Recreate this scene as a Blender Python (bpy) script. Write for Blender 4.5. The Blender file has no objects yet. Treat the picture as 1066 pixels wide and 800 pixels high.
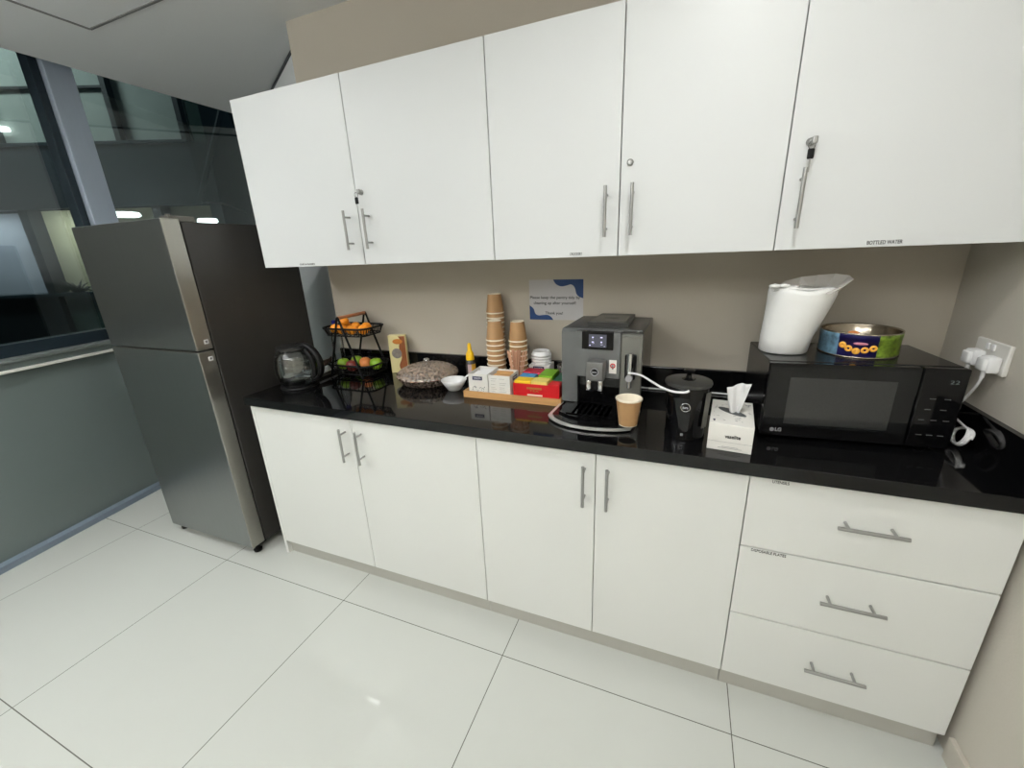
import bpy, bmesh, math, random
from mathutils import Vector, Matrix
random.seed(7)
PI = math.pi
C = bpy.context.scene.collection
S = bpy.context.scene
def lin(c):
    c = c/255.0
    return c/12.92 if c <= 0.04045 else ((c+0.055)/1.055)**2.4
def rgb(r, g, b): return (lin(r), lin(g), lin(b), 1.0)

# ------------------------------------------------------------------ camera
YAW, PITCH, ROLL = -0.3953, -0.3121, -0.0434
FPX = 431.7163
fw = Vector((math.sin(YAW)*math.cos(PITCH), math.cos(YAW)*math.cos(PITCH), math.sin(PITCH)))
r0 = Vector((math.cos(YAW), -math.sin(YAW), 0)); u0 = r0.cross(fw)
cr, sr = math.cos(ROLL), math.sin(ROLL)
rt = r0*cr + u0*sr; up = u0*cr - r0*sr
cd = bpy.data.cameras.new('camera'); cam = bpy.data.objects.new('camera', cd); C.objects.link(cam)
cam.matrix_world = Matrix(((rt.x, up.x, -fw.x, -0.8452), (rt.y, up.y, -fw.y, -1.8535), (rt.z, up.z, -fw.z, 1.5079), (0, 0, 0, 1)))
cd.sensor_width = 36.0; cd.sensor_fit = 'HORIZONTAL'; cd.lens = 36.0*FPX/1066.0
cd.clip_start = 0.02; cd.clip_end = 100
S.camera = cam
# ------------------------------------------------------------------ exposure, world
S.view_settings.view_transform = 'Standard'; S.view_settings.look = 'None'
S.view_settings.exposure = 0.0; S.view_settings.gamma = 1.0; S.view_settings.use_curve_mapping = False
w = bpy.data.worlds.new('night'); S.world = w; w.use_nodes = True
w.node_tree.nodes['Background'].inputs[0].default_value = (0.012, 0.02, 0.026, 1)
w.node_tree.nodes['Background'].inputs[1].default_value = 0.5
# ------------------------------------------------------------------ lamps: (x, y, radius, watts)
ROOM_Z = 2.59
LAMPS = [(-3.3, -1.45, 0.06, 13.5), (-0.70, -1.22, 0.06, 10.2), (-1.95, -2.9, 0.30, 7), (-0.7, -3.9, 0.3, 6), (-3.0, -3.9, 0.3, 6)]  # the wide ones behind the camera are unseen, added as fill
LAMP_COL = (0.98, 0.985, 0.97)
FILL_UPLIGHTS = [(-1.1, -3.1, 58), (-3.0, -2.5, 88)]
def area(name, loc, rot, size, watts, col, shape='DISK', sizey=None, spread=PI):
    l = bpy.data.lights.new(name, 'AREA'); l.shape = shape; l.size = size
    if sizey: l.size_y = sizey
    l.energy = watts; l.color = col; l.spread = spread
    o = bpy.data.objects.new(name, l); C.objects.link(o); o.location = loc; o.rotation_euler = rot
    return o
for (x, y, r, e) in LAMPS:
    area('ceiling_lamp_light', (x, y, ROOM_Z-0.02), (0, 0, 0), 2*r, e, LAMP_COL)

for (x, y, e) in FILL_UPLIGHTS:      # unseen uplights added to brighten the ceiling
    area('pendant_up_light', (x, y, 2.29), (PI, 0, 0), 0.10, e, (0.96, 0.985, 1.0), 'RECTANGLE', 1.1)

# ------------------------------------------------------------------ materials
def mat(name, col, rough=0.5, metal=0.0, noise=0.0, nscale=30, bump=0.0, spec=0.5, emit=None, estr=0.0, coat=0.0, trans=0.0, alpha=1.0, stretch=None):
    m = bpy.data.materials.new(name); m.use_nodes = True
    nt = m.node_tree; b = nt.nodes['Principled BSDF']
    b.inputs['Base Color'].default_value = col; b.inputs['Roughness'].default_value = rough
    b.inputs['Metallic'].default_value = metal; b.inputs['Specular IOR Level'].default_value = spec
    b.inputs['Coat Weight'].default_value = coat; b.inputs['Transmission Weight'].default_value = trans
    b.inputs['Alpha'].default_value = alpha
    if emit: b.inputs['Emission Color'].default_value = emit; b.inputs['Emission Strength'].default_value = estr
    if noise or bump:
        tc = nt.nodes.new('ShaderNodeTexCoord'); mp = nt.nodes.new('ShaderNodeMapping')
        if stretch: mp.inputs['Scale'].default_value = stretch
        nt.links.new(tc.outputs['Object'], mp.inputs[0])
        nz = nt.nodes.new('ShaderNodeTexNoise'); nz.inputs['Scale'].default_value = nscale; nz.inputs['Detail'].default_value = 3
        nt.links.new(mp.outputs[0], nz.inputs['Vector'])
        if noise:
            mr = nt.nodes.new('ShaderNodeMapRange'); mr.inputs['To Min'].default_value = 1-noise; mr.inputs['To Max'].default_value = 1+noise
            nt.links.new(nz.outputs['Fac'], mr.inputs['Value'])
            mx = nt.nodes.new('ShaderNodeMix'); mx.data_type = 'RGBA'; mx.blend_type = 'MULTIPLY'; mx.inputs[0].default_value = 1
            mx.inputs[6].default_value = col
            nt.links.new(mr.outputs[0], mx.inputs[7]); nt.links.new(mx.outputs[2], b.inputs['Base Color'])
        if bump:
            bp = nt.nodes.new('ShaderNodeBump'); bp.inputs['Strength'].default_value = bump; bp.inputs['Distance'].default_value = 0.002
            nt.links.new(nz.outputs['Fac'], bp.inputs['Height']); nt.links.new(bp.outputs[0], b.inputs['Normal'])
    return m
def glass(name, col=(1, 1, 1, 1), refl=0.08, rough=0.0, gcol=(1, 1, 1, 1), bump=0.0, nscale=60):
    m = bpy.data.materials.new(name); m.use_nodes = True; nt = m.node_tree; nt.nodes.clear()
    o = nt.nodes.new('ShaderNodeOutputMaterial'); t = nt.nodes.new('ShaderNodeBsdfTransparent'); g = nt.nodes.new('ShaderNodeBsdfGlossy')
    lw = nt.nodes.new('ShaderNodeLayerWeight'); lw.inputs[0].default_value = 0.25
    mr = nt.nodes.new('ShaderNodeMapRange'); mr.inputs['To Min'].default_value = refl; mr.inputs['To Max'].default_value = 0.9
    nt.links.new(lw.outputs['Fresnel'], mr.inputs['Value'])
    t.inputs[0].default_value = col; g.inputs[0].default_value = gcol; g.inputs['Roughness'].default_value = rough
    mx = nt.nodes.new('ShaderNodeMixShader'); nt.links.new(mr.outputs[0], mx.inputs[0]); nt.links.new(t.outputs[0], mx.inputs[1]); nt.links.new(g.outputs[0], mx.inputs[2])
    if bump:
        tc = nt.nodes.new('ShaderNodeTexCoord'); v = nt.nodes.new('ShaderNodeTexVoronoi'); v.inputs['Scale'].default_value = nscale
        nt.links.new(tc.outputs['Object'], v.inputs['Vector'])
        bp = nt.nodes.new('ShaderNodeBump'); bp.inputs['Strength'].default_value = bump; bp.inputs['Distance'].default_value = 0.004
        nt.links.new(v.outputs['Distance'], bp.inputs['Height']); nt.links.new(bp.outputs[0], g.inputs['Normal']); nt.links.new(bp.outputs[0], lw.inputs['Normal'])
    nt.links.new(mx.outputs[0], o.inputs[0])
    return m
def emis(name, col, s):
    return mat(name, (0.02, 0.02, 0.02, 1), 0.5, emit=col, estr=s)
M = {}
M['wall'] = mat('beige wall paint', rgb(184, 176, 162), 0.75, noise=0.02, nscale=140, bump=0.15)
M['wallgrey'] = mat('grey wall paint', rgb(226, 228, 228), 0.7, noise=0.02, nscale=140, bump=0.1)
M['wallright'] = mat('pale wall paint', rgb(196, 190, 178), 0.75, noise=0.02, nscale=120, bump=0.2)
M['ceil'] = mat('ceiling paint', rgb(222, 223, 222), 0.8, noise=0.02, nscale=120, bump=0.15)
M['lam'] = mat('white laminate', rgb(216, 218, 218), 0.42, noise=0.008, nscale=200)
M['lamb'] = mat('white laminate lower', rgb(221, 222, 218), 0.42, noise=0.008, nscale=200)
M['carc'] = mat('cabinet carcass white', rgb(205, 205, 198), 0.6, noise=0.01)
M['kick'] = mat('toe kick laminate', rgb(176, 174, 166), 0.35, noise=0.04, nscale=14)
M['steel'] = mat('brushed steel handle', rgb(168, 168, 166), 0.34, 0.9, noise=0.05, nscale=90)
M['chrome'] = mat('chrome', rgb(215, 215, 215), 0.12, 1.0, noise=0.02)
M['granite'] = mat('black granite', (0.0035, 0.0036, 0.004, 1), 0.06, noise=0.5, nscale=600, spec=0.34)
M['fridge'] = mat('dark inox door', rgb(150, 153, 152), 0.30, 1.0, noise=0.03, nscale=160, stretch=(1, 1, 0.02))
M['fridgeedge'] = mat('inox door edge', rgb(172, 170, 162), 0.30, 0.9, noise=0.03, nscale=160, stretch=(0.02, 1, 1))
M['fridgeside'] = mat('dark fridge side', rgb(52, 50, 47), 0.42, 0.1, noise=0.03, nscale=200)
M['blk'] = mat('black plastic', (0.004, 0.004, 0.0045, 1), 0.35, noise=0.05, spec=0.22)
M['blkgloss'] = mat('gloss black plastic', (0.003, 0.003, 0.0035, 1), 0.07, noise=0.05, spec=0.32)
M['blkmat'] = mat('matte black wire', (0.005, 0.005, 0.0055, 1), 0.5, noise=0.05, spec=0.2)
M['dkmetal'] = mat('dark silver plastic', rgb(108, 110, 110), 0.38, 0.55, noise=0.03, nscale=200)
M['dktop'] = mat('dark grey top plastic', rgb(50, 50, 48), 0.35, noise=0.03)
M['grill'] = mat('grey lid plastic', rgb(96, 94, 88), 0.35, 0.3, noise=0.03)
M['white'] = mat('white card', rgb(232, 230, 224), 0.55, noise=0.01)
M['whitep'] = mat('white plastic', rgb(236, 236, 236), 0.35, noise=0.01)
M['kraft'] = mat('kraft paper', rgb(168, 130, 88), 0.65, noise=0.05, nscale=80)
M['kraftd'] = mat('kraft paper in stack', rgb(178, 132, 96), 0.65, noise=0.05, nscale=80)
M['cream'] = mat('cream cup paper', rgb(238, 228, 208), 0.6, noise=0.01)
M['wood'] = mat('light wood tray', rgb(196, 150, 96), 0.5, noise=0.18, nscale=22, stretch=(0.3, 6, 6))
M['woodh'] = mat('wooden handle', rgb(172, 112, 72), 0.5, noise=0.15, nscale=30, stretch=(6, 0.4, 6))
M['stir'] = mat('wooden stirrer', rgb(206, 160, 132), 0.6, noise=0.06, nscale=60)
M['navy'] = mat('navy print', rgb(34, 30, 72), 0.5, noise=0.02)
M['txt'] = mat('black lettering', rgb(38, 38, 38), 0.6, noise=0.02)
M['txtg'] = mat('grey lettering', rgb(120, 120, 122), 0.6, noise=0.02)
M['txtw'] = mat('silver lettering', rgb(170, 170, 175), 0.4, 0.3, noise=0.02)
M['gold'] = mat('gold print', rgb(176, 132, 60), 0.4, 0.4, noise=0.02)
M['red'] = mat('red card', rgb(196, 14, 24), 0.45, noise=0.02)
M['yel'] = mat('yellow card', rgb(240, 200, 40), 0.45, noise=0.03)
M['pyel'] = mat('pale yellow card', rgb(232, 212, 112), 0.45, noise=0.03)
M['blu'] = mat('light blue card', rgb(70, 150, 200), 0.45, noise=0.03)
M['crim'] = mat('crimson card', rgb(178, 30, 56), 0.45, noise=0.03)
M['grn'] = mat('lime card', rgb(120, 176, 30), 0.45, noise=0.03)
M['teal'] = mat('dark teal card', rgb(30, 110, 84), 0.45, noise=0.03)
M['yplast'] = mat('yellow plastic', rgb(250, 200, 10), 0.35, noise=0.02)
M['orange'] = mat('orange peel', rgb(250, 156, 36), 0.45, noise=0.06, nscale=60, bump=0.5)
M['apple'] = mat('green apple skin', rgb(132, 170, 44), 0.3, noise=0.1, nscale=25)
M['peach'] = mat('peach skin', rgb(214, 132, 72), 0.5, noise=0.2, nscale=30)
M['redapple'] = mat('dark red apple skin', rgb(112, 40, 34), 0.3, noise=0.25, nscale=30)
M['brown'] = mat('dark banana skin', rgb(48, 32, 22), 0.55, noise=0.3, nscale=50)
M['stem'] = mat('fruit stem', rgb(70, 50, 28), 0.7, noise=0.1)
M['glass'] = glass('clear glass', (0.93, 0.95, 0.95, 1), 0.06)
M['cut'] = glass('cut glass', (0.88, 0.85, 0.82, 1), 0.20, 0.10, bump=1.0, nscale=75)
def cutmat(m):
    nt = m.node_tree; N = nt.nodes; L = nt.links
    tc = N.new('ShaderNodeTexCoord'); v = N.new('ShaderNodeTexVoronoi'); v.inputs['Scale'].default_value = 85; L.new(tc.outputs['Object'], v.inputs['Vector'])
    cr_ = N.new('ShaderNodeMapRange'); cr_.inputs['From Max'].default_value = 0.7; cr_.inputs['To Min'].default_value = 0.3; cr_.inputs['To Max'].default_value = 1.0; L.new(v.outputs['Distance'], cr_.inputs['Value'])
    t = [n for n in N if n.type == 'BSDF_TRANSPARENT'][0]; L.new(cr_.outputs[0], t.inputs[0])
    d = N.new('ShaderNodeBsdfDiffuse'); d.inputs[0].default_value = rgb(206, 184, 166)
    o = [n for n in N if n.type == 'OUTPUT_MATERIAL'][0]; old = o.inputs[0].links[0].from_socket
    f = N.new('ShaderNodeMapRange'); f.inputs['From Min'].default_value = 0.38; f.inputs['From Max'].default_value = 0.55; f.inputs['To Max'].default_value = 0.42; L.new(v.outputs['Distance'], f.inputs['Value'])  # pale diffuse flecks paint in the sparkle of the cut facets
    mx = N.new('ShaderNodeMixShader'); L.new(f.outputs[0], mx.inputs[0]); L.new(old, mx.inputs[1]); L.new(d.outputs[0], mx.inputs[2]); L.new(mx.outputs[0], o.inputs[0])
cutmat(M['cut'])
M['water'] = glass('water', (0.86, 0.90, 0.90, 1), 0.05)
M['film'] = mat('plastic film', rgb(226, 222, 216), 0.3, noise=0.04, alpha=0.55)
M['window'] = glass('window glass', (0.80, 0.88, 0.88, 1), 0.10, 0.0)
M['film2'] = mat('white plastic wrap', rgb(240, 240, 238), 0.3, noise=0.02, nscale=30, bump=0.6)
M['tissue'] = mat('tissue paper', rgb(222, 222, 222), 0.8, noise=0.02, nscale=40, bump=0.2)
M['sock'] = mat('socket plastic', rgb(222, 220, 214), 0.35, noise=0.01)
M['alu'] = mat('blue grey aluminium', rgb(172, 184, 198), 0.42, 0.25, noise=0.05, nscale=40, stretch=(1, 1, 0.2))
M['aludk'] = mat('dark aluminium', rgb(34, 46, 54), 0.4, 0.3, noise=0.08, nscale=40)
M['panel'] = mat('grey green back painted panel', rgb(100, 110, 108), 0.28, noise=0.03, nscale=5)
M['plinth'] = mat('blue grey plinth', rgb(112, 124, 136), 0.45, noise=0.05, nscale=12)
M['rail'] = mat('satin rail', rgb(232, 232, 224), 0.35, 0.2, noise=0.03)
M['ledge'] = mat('grey ledge', rgb(96, 102, 100), 0.5, noise=0.04)
M['paper'] = mat('poster paper', rgb(192, 190, 192), 0.6, noise=0.05, nscale=9)
M['pblue'] = mat('poster blue', rgb(14, 56, 108), 0.55, noise=0.35, nscale=7)
M['skin'] = mat('baseboard', rgb(190, 184, 172), 0.5, noise=0.02)
M['lampe'] = emis('lamp diffuser', (1, 0.97, 0.92, 1), 12)

def floor_mat():
    m = mat('gloss porcelain floor', rgb(192, 194, 188), 0.07, noise=0.012, nscale=3, spec=0.5)
    nt = m.node_tree; b = nt.nodes['Principled BSDF']
    src = b.inputs['Base Color'].links[0].from_socket
    tc = nt.nodes.new('ShaderNodeTexCoord'); sp = nt.nodes.new('ShaderNodeSeparateXYZ'); nt.links.new(tc.outputs['Object'], sp.inputs[0])
    outs = []
    def mth(op, a, bb):
        n = nt.nodes.new('ShaderNodeMath'); n.operation = op
        for i, q in enumerate((a, bb)):
            if q is None: continue
            if isinstance(q, (int, float)): n.inputs[i].default_value = q
            else: nt.links.new(q, n.inputs[i])
        return n.outputs[0]
    for ax, off in (('X', -2.9906), ('Y', -0.7601)):
        a = mth('SUBTRACT', sp.outputs[ax], off); a = mth('DIVIDE', a, 0.7995)
        a = mth('ADD', a, 20.5); a = mth('FRACT', a, None); a = mth('SUBTRACT', a, 0.5); a = mth('ABSOLUTE', a, None)
        outs.append(mth('LESS_THAN', a, 0.0019))
    g = mth('MAXIMUM', outs[0], outs[1])
    mx = nt.nodes.new('ShaderNodeMix'); mx.data_type = 'RGBA'
    nt.links.new(g, mx.inputs[0]); nt.links.new(src, mx.inputs[6]); mx.inputs[7].default_value = rgb(84, 82, 74)
    nt.links.new(mx.outputs[2], b.inputs['Base Color'])
    mr = mth('MULTIPLY_ADD', g, 0.6); mr.node.inputs[2].default_value = 0.07
    nt.links.new(mr, b.inputs['Roughness'])
    return m
M['floor'] = floor_mat()

# ------------------------------------------------------------------ mesh helpers
def obj(name, bm, m, parent=None, smooth=False, loc=None, rot=None, auto=None):
    me = bpy.data.meshes.new(name); bmesh.ops.recalc_face_normals(bm, faces=bm.faces); bm.to_mesh(me); bm.free()
    for mm in (m if isinstance(m, (list, tuple)) else [m]): me.materials.append(mm)
    if smooth:
        for p in me.polygons: p.use_smooth = True
    if auto:
        bmx = bmesh.new(); bmx.from_mesh(me)
        for f in bmx.faces: f.smooth = True
        for e in bmx.edges:
            if len(e.link_faces) == 2 and e.calc_face_angle(0) > auto: e.smooth = False
        bmx.to_mesh(me); bmx.free()
    o = bpy.data.objects.new(name, me); C.objects.link(o)
    if parent: o.parent = parent
    if loc: o.location = loc
    if rot: o.rotation_euler = rot
    return o
def box(bm, x0, x1, y0, y1, z0, z1, bev=0.0, seg=2, mi=0):
    r = bmesh.ops.create_cube(bm, size=1.0)
    vs = r['verts']
    for v in vs:
        v.co = Vector(((x0+x1)/2+v.co.x*(x1-x0), (y0+y1)/2+v.co.y*(y1-y0), (z0+z1)/2+v.co.z*(z1-z0)))
    fs = set(f for v in vs for f in v.link_faces)
    for f in fs: f.material_index = mi
    if bev > 0:
        es = set(e for v in vs for e in v.link_edges)
        rr = bmesh.ops.bevel(bm, geom=list(es), offset=bev, segments=seg, affect='EDGES', profile=0.5, material=mi)
    return bm
def B(*a, **k): return box(bmesh.new(), *a, **k)
def quad(bm, pts, mi=0):
    f = bm.faces.new([bm.verts.new(p) for p in pts]); f.material_index = mi; return f
def prism(bm, poly, z0, z1, axis='z', mi=0):
    """poly: 2D points; extruded along axis"""
    def P(a, b, c):
        return {'z': (a, b, c), 'y': (a, c, b), 'x': (c, a, b)}[axis]
    lo = [bm.verts.new(P(a, b, z0)) for a, b in poly]; hi = [bm.verts.new(P(a, b, z1)) for a, b in poly]
    n = len(poly); fs = [bm.faces.new(lo), bm.faces.new(hi)]
    for i in range(n): fs.append(bm.faces.new((lo[i], lo[(i+1) % n], hi[(i+1) % n], hi[i])))
    for f in fs: f.material_index = mi
    return bm
def lathe(bm, prof, seg=32, cx=0, cy=0, cz=0, sx=1, sy=1, mi=0, mis=None, capb=False, capt=False):
    rings = []
    for (r, z) in prof:
        rings.append([bm.verts.new((cx+sx*r*math.cos(2*PI*i/seg), cy+sy*r*math.sin(2*PI*i/seg), cz+z)) for i in range(seg)])
    for k in range(len(prof)-1):
        for i in range(seg):
            j = (i+1) % seg
            f = bm.faces.new((rings[k][i], rings[k][j], rings[k+1][j], rings[k+1][i])); f.material_index = mis[k] if mis else mi
    if capb: f = bm.faces.new(rings[0]); f.material_index = mis[0] if mis else mi
    if capt: f = bm.faces.new(rings[-1]); f.material_index = mis[-1] if mis else mi
    return bm
def tube(bm, pts, r, seg=8, closed=False, mi=0, flat=1.0):
    pts = [Vector(p) for p in pts]; n = len(pts); rings = []; prev = None
    for i, p in enumerate(pts):
        if closed: d = pts[(i+1) % n]-pts[i-1]
        else: d = pts[min(i+1, n-1)]-pts[max(i-1, 0)]
        d.normalize()
        if prev is None:
            a = Vector((0, 0, 1)) if abs(d.z) < 0.9 else Vector((1, 0, 0))
            nrm = d.cross(a).normalized()
        else:
            nrm = (prev - d*prev.dot(d))
            nrm = nrm.normalized() if nrm.length > 1e-6 else d.orthogonal().normalized()
        prev = nrm; bn = d.cross(nrm)
        rr = r[i] if isinstance(r, (list, tuple)) else r
        rings.append([bm.verts.new(p + nrm*rr*math.cos(2*PI*k/seg) + bn*rr*flat*math.sin(2*PI*k/seg)) for k in range(seg)])
    m_ = n if closed else n-1
    for i in range(m_):
        a, b = rings[i], rings[(i+1) % n]
        for k in range(seg):
            f = bm.faces.new((a[k], a[(k+1) % seg], b[(k+1) % seg], b[k])); f.material_index = mi
    if not closed:
        for q in (rings[0], rings[-1]): bm.faces.new(q).material_index = mi
    return bm
def cyl(bm, p0, p1, r, seg=12, mi=0): return tube(bm, [p0, p1], r, seg, mi=mi)
def smoothpath(pts, n=6):
    P = [Vector(p) for p in pts]; out = []
    for i in range(len(P)-1):
        a = P[max(i-1, 0)]; b = P[i]; c = P[i+1]; d = P[min(i+2, len(P)-1)]
        for k in range(n):
            t = k/n
            out.append(0.5*((2*b)+(-a+c)*t+(2*a-5*b+4*c-d)*t*t+(-a+3*b-3*c+d)*t**3))
    out.append(P[-1]); return out
def sphere(bm, c, r, sx=1, sy=1, sz=1, u=20, v=12, mi=0):
    rr = bmesh.ops.create_uvsphere(bm, u_segments=u, v_segments=v, radius=r)
    for q in rr['verts']: q.co = Vector((c[0]+q.co.x*sx, c[1]+q.co.y*sy, c[2]+q.co.z*sz))
    for f in set(f for q in rr['verts'] for f in q.link_faces): f.material_index = mi
    return bm
def text(name, s, m, size, loc, rot, parent=None, width=None, depth=0.0004, bold=0.0):
    cu = bpy.data.curves.new(name+'_curve', 'FONT'); cu.body = s; cu.size = size; cu.extrude = depth
    cu.align_x = 'CENTER'; cu.align_y = 'CENTER'; cu.offset = bold
    t = bpy.data.objects.new('tmp', cu)
    C.objects.link(t); bpy.context.view_layer.update()
    dg = bpy.context.evaluated_depsgraph_get()
    me = bpy.data.meshes.new_from_object(t.evaluated_get(dg)); me.name = name
    C.objects.unlink(t); bpy.data.objects.remove(t); bpy.data.curves.remove(cu)
    if width:
        xs = [v.co.x for v in me.vertices]; k = width/(max(xs)-min(xs))
        for v in me.vertices: v.co.x *= k
    me.materials.clear(); me.materials.append(m)
    o = bpy.data.objects.new(name, me); C.objects.link(o); o.location = loc; o.rotation_euler = rot
    if parent: o.parent = parent
    return o
FRONT = (PI/2, 0, 0)          # text facing -y
def thing(name, label, cat, loc=(0, 0, 0), rz=0, group=None):
    o = bpy.data.objects.new(name, None); C.objects.link(o); o.location = loc; o.rotation_euler = (0, 0, rz)
    o.empty_display_size = 0.05
    o['label'] = label; o['category'] = cat
    if group: o['group'] = group
    return o
def tag(o, label, cat, group=None):
    o['label'] = label; o['category'] = cat
    if group: o['group'] = group
    return o
def struct(name, bm, m, **k):
    o = obj(name, bm, m, **k); o['kind'] = 'structure'; return o
def dup(root, loc, rz=None, label=None, group=None):
    r = root.copy(); C.objects.link(r); r.location = loc
    if rz is not None: r.rotation_euler = (0, 0, rz)
    if label: r['label'] = label
    if group: r['group'] = group
    for ch in list(root.children):
        c = ch.copy(); C.objects.link(c); c.parent = r
        for g in ch.children:
            d = g.copy(); C.objects.link(d); d.parent = c
    return r

# ================================================================== SETTING
W0 = Vector((-4.102, -1.227, 0)); WT = Vector((-0.157, 0.9876, 0)); WN = Vector((0.9876, 0.157, 0))
WROT = math.atan2(WT.y, WT.x)     # local +x along the window wall, local +y away from the room
S0, S1 = -2.6, 2.42
struct('floor', B(-4.9, 0.25, -4.6, 1.6, -0.06, 0.0), M['floor'])
# ceiling follows x = -4.15 at its edge, with a blind pocket up to the glass behind it
bm = bmesh.new(); prism(bm, [(0.1, -4.6), (-3.50, -4.6), (-4.146, -0.95), (-4.15, 1.3), (-2.6, 1.3), (-2.6, 0.2), (0.1, 0.2)], ROOM_Z, ROOM_Z+0.08)
struct('ceiling', bm, M['ceil'])
bm = bmesh.new()
hx0, hx1, hy0, hy1 = -3.555, -2.955, -0.965, -0.365
for a in ((hx0, hx1, hy1-0.006, hy1+0.006), (hx0, hx1, hy0-0.006, hy0+0.006), (hx0-0.006, hx0+0.006, hy0, hy1), (hx1-0.006, hx1+0.006, hy0, hy1)):
    box(bm, a[0], a[1], a[2], a[3], ROOM_Z-0.004, ROOM_Z+0.01)
obj('access_hatch_frame', bm, mat('hatch groove', rgb(128, 128, 126), 0.7, noise=0.02)).name = 'ceiling_access_hatch'
tag(bpy.data.objects['ceiling_access_hatch'], 'square access hatch outline in the grey ceiling near the window', 'hatch')
struct('wall_back', B(-2.706, 0.12, 0.0, 0.14, 0, ROOM_Z+0.05), M['wall'])
struct('wall_right', B(0.0, 0.12, -4.6, 0.14, 0, ROOM_Z+0.05), M['wallright'])
struct('wall_front', B(-4.2, 0.12, -4.72, -4.6, 0, ROOM_Z+0.05), M['wallright'])
bm = bmesh.new(); prism(bm, [(-2.70, 0.09), (-2.70, 0.2), (-4.6, 1.33), (-4.6, 1.22)], 0, ROOM_Z+0.05)
struct('wall_left', bm, M['wallgrey'])
bm = bmesh.new()
for k in range(2): pass
box(bm, -0.014, 0, -4.6, -0.606, 0, 0.085, 0.002)
struct('baseboard_right', bm, M['skin'])

def wbox(bm, s0, s1, d0, d1, z0, z1, bev=0.0): return box(bm, s0, s1, d0, d1, z0, z1, bev)
WK = dict(loc=W0, rot=(0, 0, WROT))
struct('wall_window', wbox(bmesh.new(), S0, S1, 0.0, 0.09, 0.0, 1.045), M['panel'], **WK)
struct('trim_1', wbox(bmesh.new(), S0, S1, -0.055, 0.0, 0.0, 0.035, 0.003), M['plinth'], **WK)
struct('trim_2', wbox(bmesh.new(), S0, S1, -0.035, -0.001, 0.997, 1.011, 0.003), M['rail'], **WK)
struct('trim_3', wbox(bmesh.new(), S0, S1, -0.02, 0.12, 1.045, 1.062, 0.003), M['ledge'], **WK)
struct('trim_4', wbox(bmesh.new(), S0, S1, 0.07, 0.16, 1.062, 1.13, 0.003), M['aludk'], **WK)
struct('window_1', wbox(bmesh.new(), S0, S1, 0.10, 0.112, 1.13, 2.95), M['window'], **WK)
struct('trim_5', wbox(bmesh.new(), S0, S1, -0.30, 0.2, 2.95, 3.0), M['aludk'], **WK)
struct('trim_6', wbox(bmesh.new(), 0.975, 1.118, 0.0, 0.10, 1.062, 2.95, 0.004), M['alu'], **WK)
struct('trim_7', wbox(bmesh.new(), 0.93, 0.972, 0.03, 0.10, 1.062, 2.95, 0.003), M['aludk'], **WK)

# ================================================================== OUTSIDE (night, facade across a courtyard)
CC = Vector((-0.8452, -1.8535, 1.5079)); K = 2.0
fa = Vector((-6.99, 0.317, 2.11)); ft = Vector((0.8925, 0.4510, 0)); fn = Vector((-0.4510, 0.8925, 0))
FO = CC + (fa-CC)*K; FO.z = 0
def fz(z): return CC.z + (z-CC.z)*K
FROT = math.atan2(ft.y, ft.x)
fac = bpy.data.objects.new('office_building', None); C.objects.link(fac); fac.location = FO; fac.rotation_euler = (0, 0, FROT)
tag(fac, 'dark glazed office facade seen at night through the window', 'building')
M['f_band'] = mat('facade band', rgb(40, 54, 60), 0.4, noise=0.15, nscale=2)
M['f_dark'] = mat('facade mullion dark', rgb(26, 34, 38), 0.5, noise=0.1)
M['f_up'] = mat('facade upper panel', rgb(164, 174, 168), 0.5, noise=0.25, nscale=0.7)
M['f_low'] = mat('facade room wall', rgb(150, 156, 165), 0.5, noise=0.2, nscale=0.6)
M['f_beige'] = mat('facade beige wall', rgb(168, 166, 140), 0.5, noise=0.15, nscale=0.8)
M['f_green'] = mat('facade green glass', rgb(60, 84, 76), 0.4, noise=0.5, nscale=1.2)
M['leaf'] = mat('dark leaf', rgb(34, 44, 34), 0.6, noise=0.2)
UR = 1.86*K
def fpart(name, m, *bx): 
    b_ = bmesh.new()
    for q in bx: box(b_, q[0]*K, q[1]*K, q[2], q[3], fz(q[4]), fz(q[5]))
    return obj(name, b_, m, fac)
fpart('spandrel', M['f_band'], (-4, 1.86, 0.0, 0.4, 2.11, 2.62), (-4, 1.86, -0.06, 0.0, 2.07, 2.11), (-4, 1.86, -0.05, 0.0, 2.61, 2.635))
fpart('upper_panel', M['f_up'], (-4, 1.86, 0.15, 0.3, 2.635, 4.6))
fpart('transom', M['f_dark'], (-4, 1.24, 0.08, 0.16, 3.08, 3.10))
for u_ in (-0.9, 0.18, 1.245, 1.83): fpart('mullion', M['f_dark'], (u_-0.022, u_+0.022, 0.0, 0.15, 2.635, 4.6))
fpart('lower_wall', M['f_low'], (-4, 0.2, 0.5, 0.6, 0.2, 2.07))
fpart('beige_wall', M['f_beige'], (0.2, 1.86, 0.26, 0.36, 1.28, 2.07))
fpart('green_panel', M['f_green'], (0.2, 1.86, 0.1, 0.3, 0.0, 1.25))
fpart('dark_panel', M['f_dark'], (-4, 0.2, 0.1, 0.3, 0.0, 1.25))
fpart('ledge', M['f_band'], (-4, 1.86, -0.05, 0.5, 1.25, 1.28))
for u_ in (-0.9, 0.2, 0.80, 1.42): fpart('post', M['f_dark'], (u_-0.045, u_+0.035, -0.03, 0.4, 0.0, 2.07))
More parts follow.
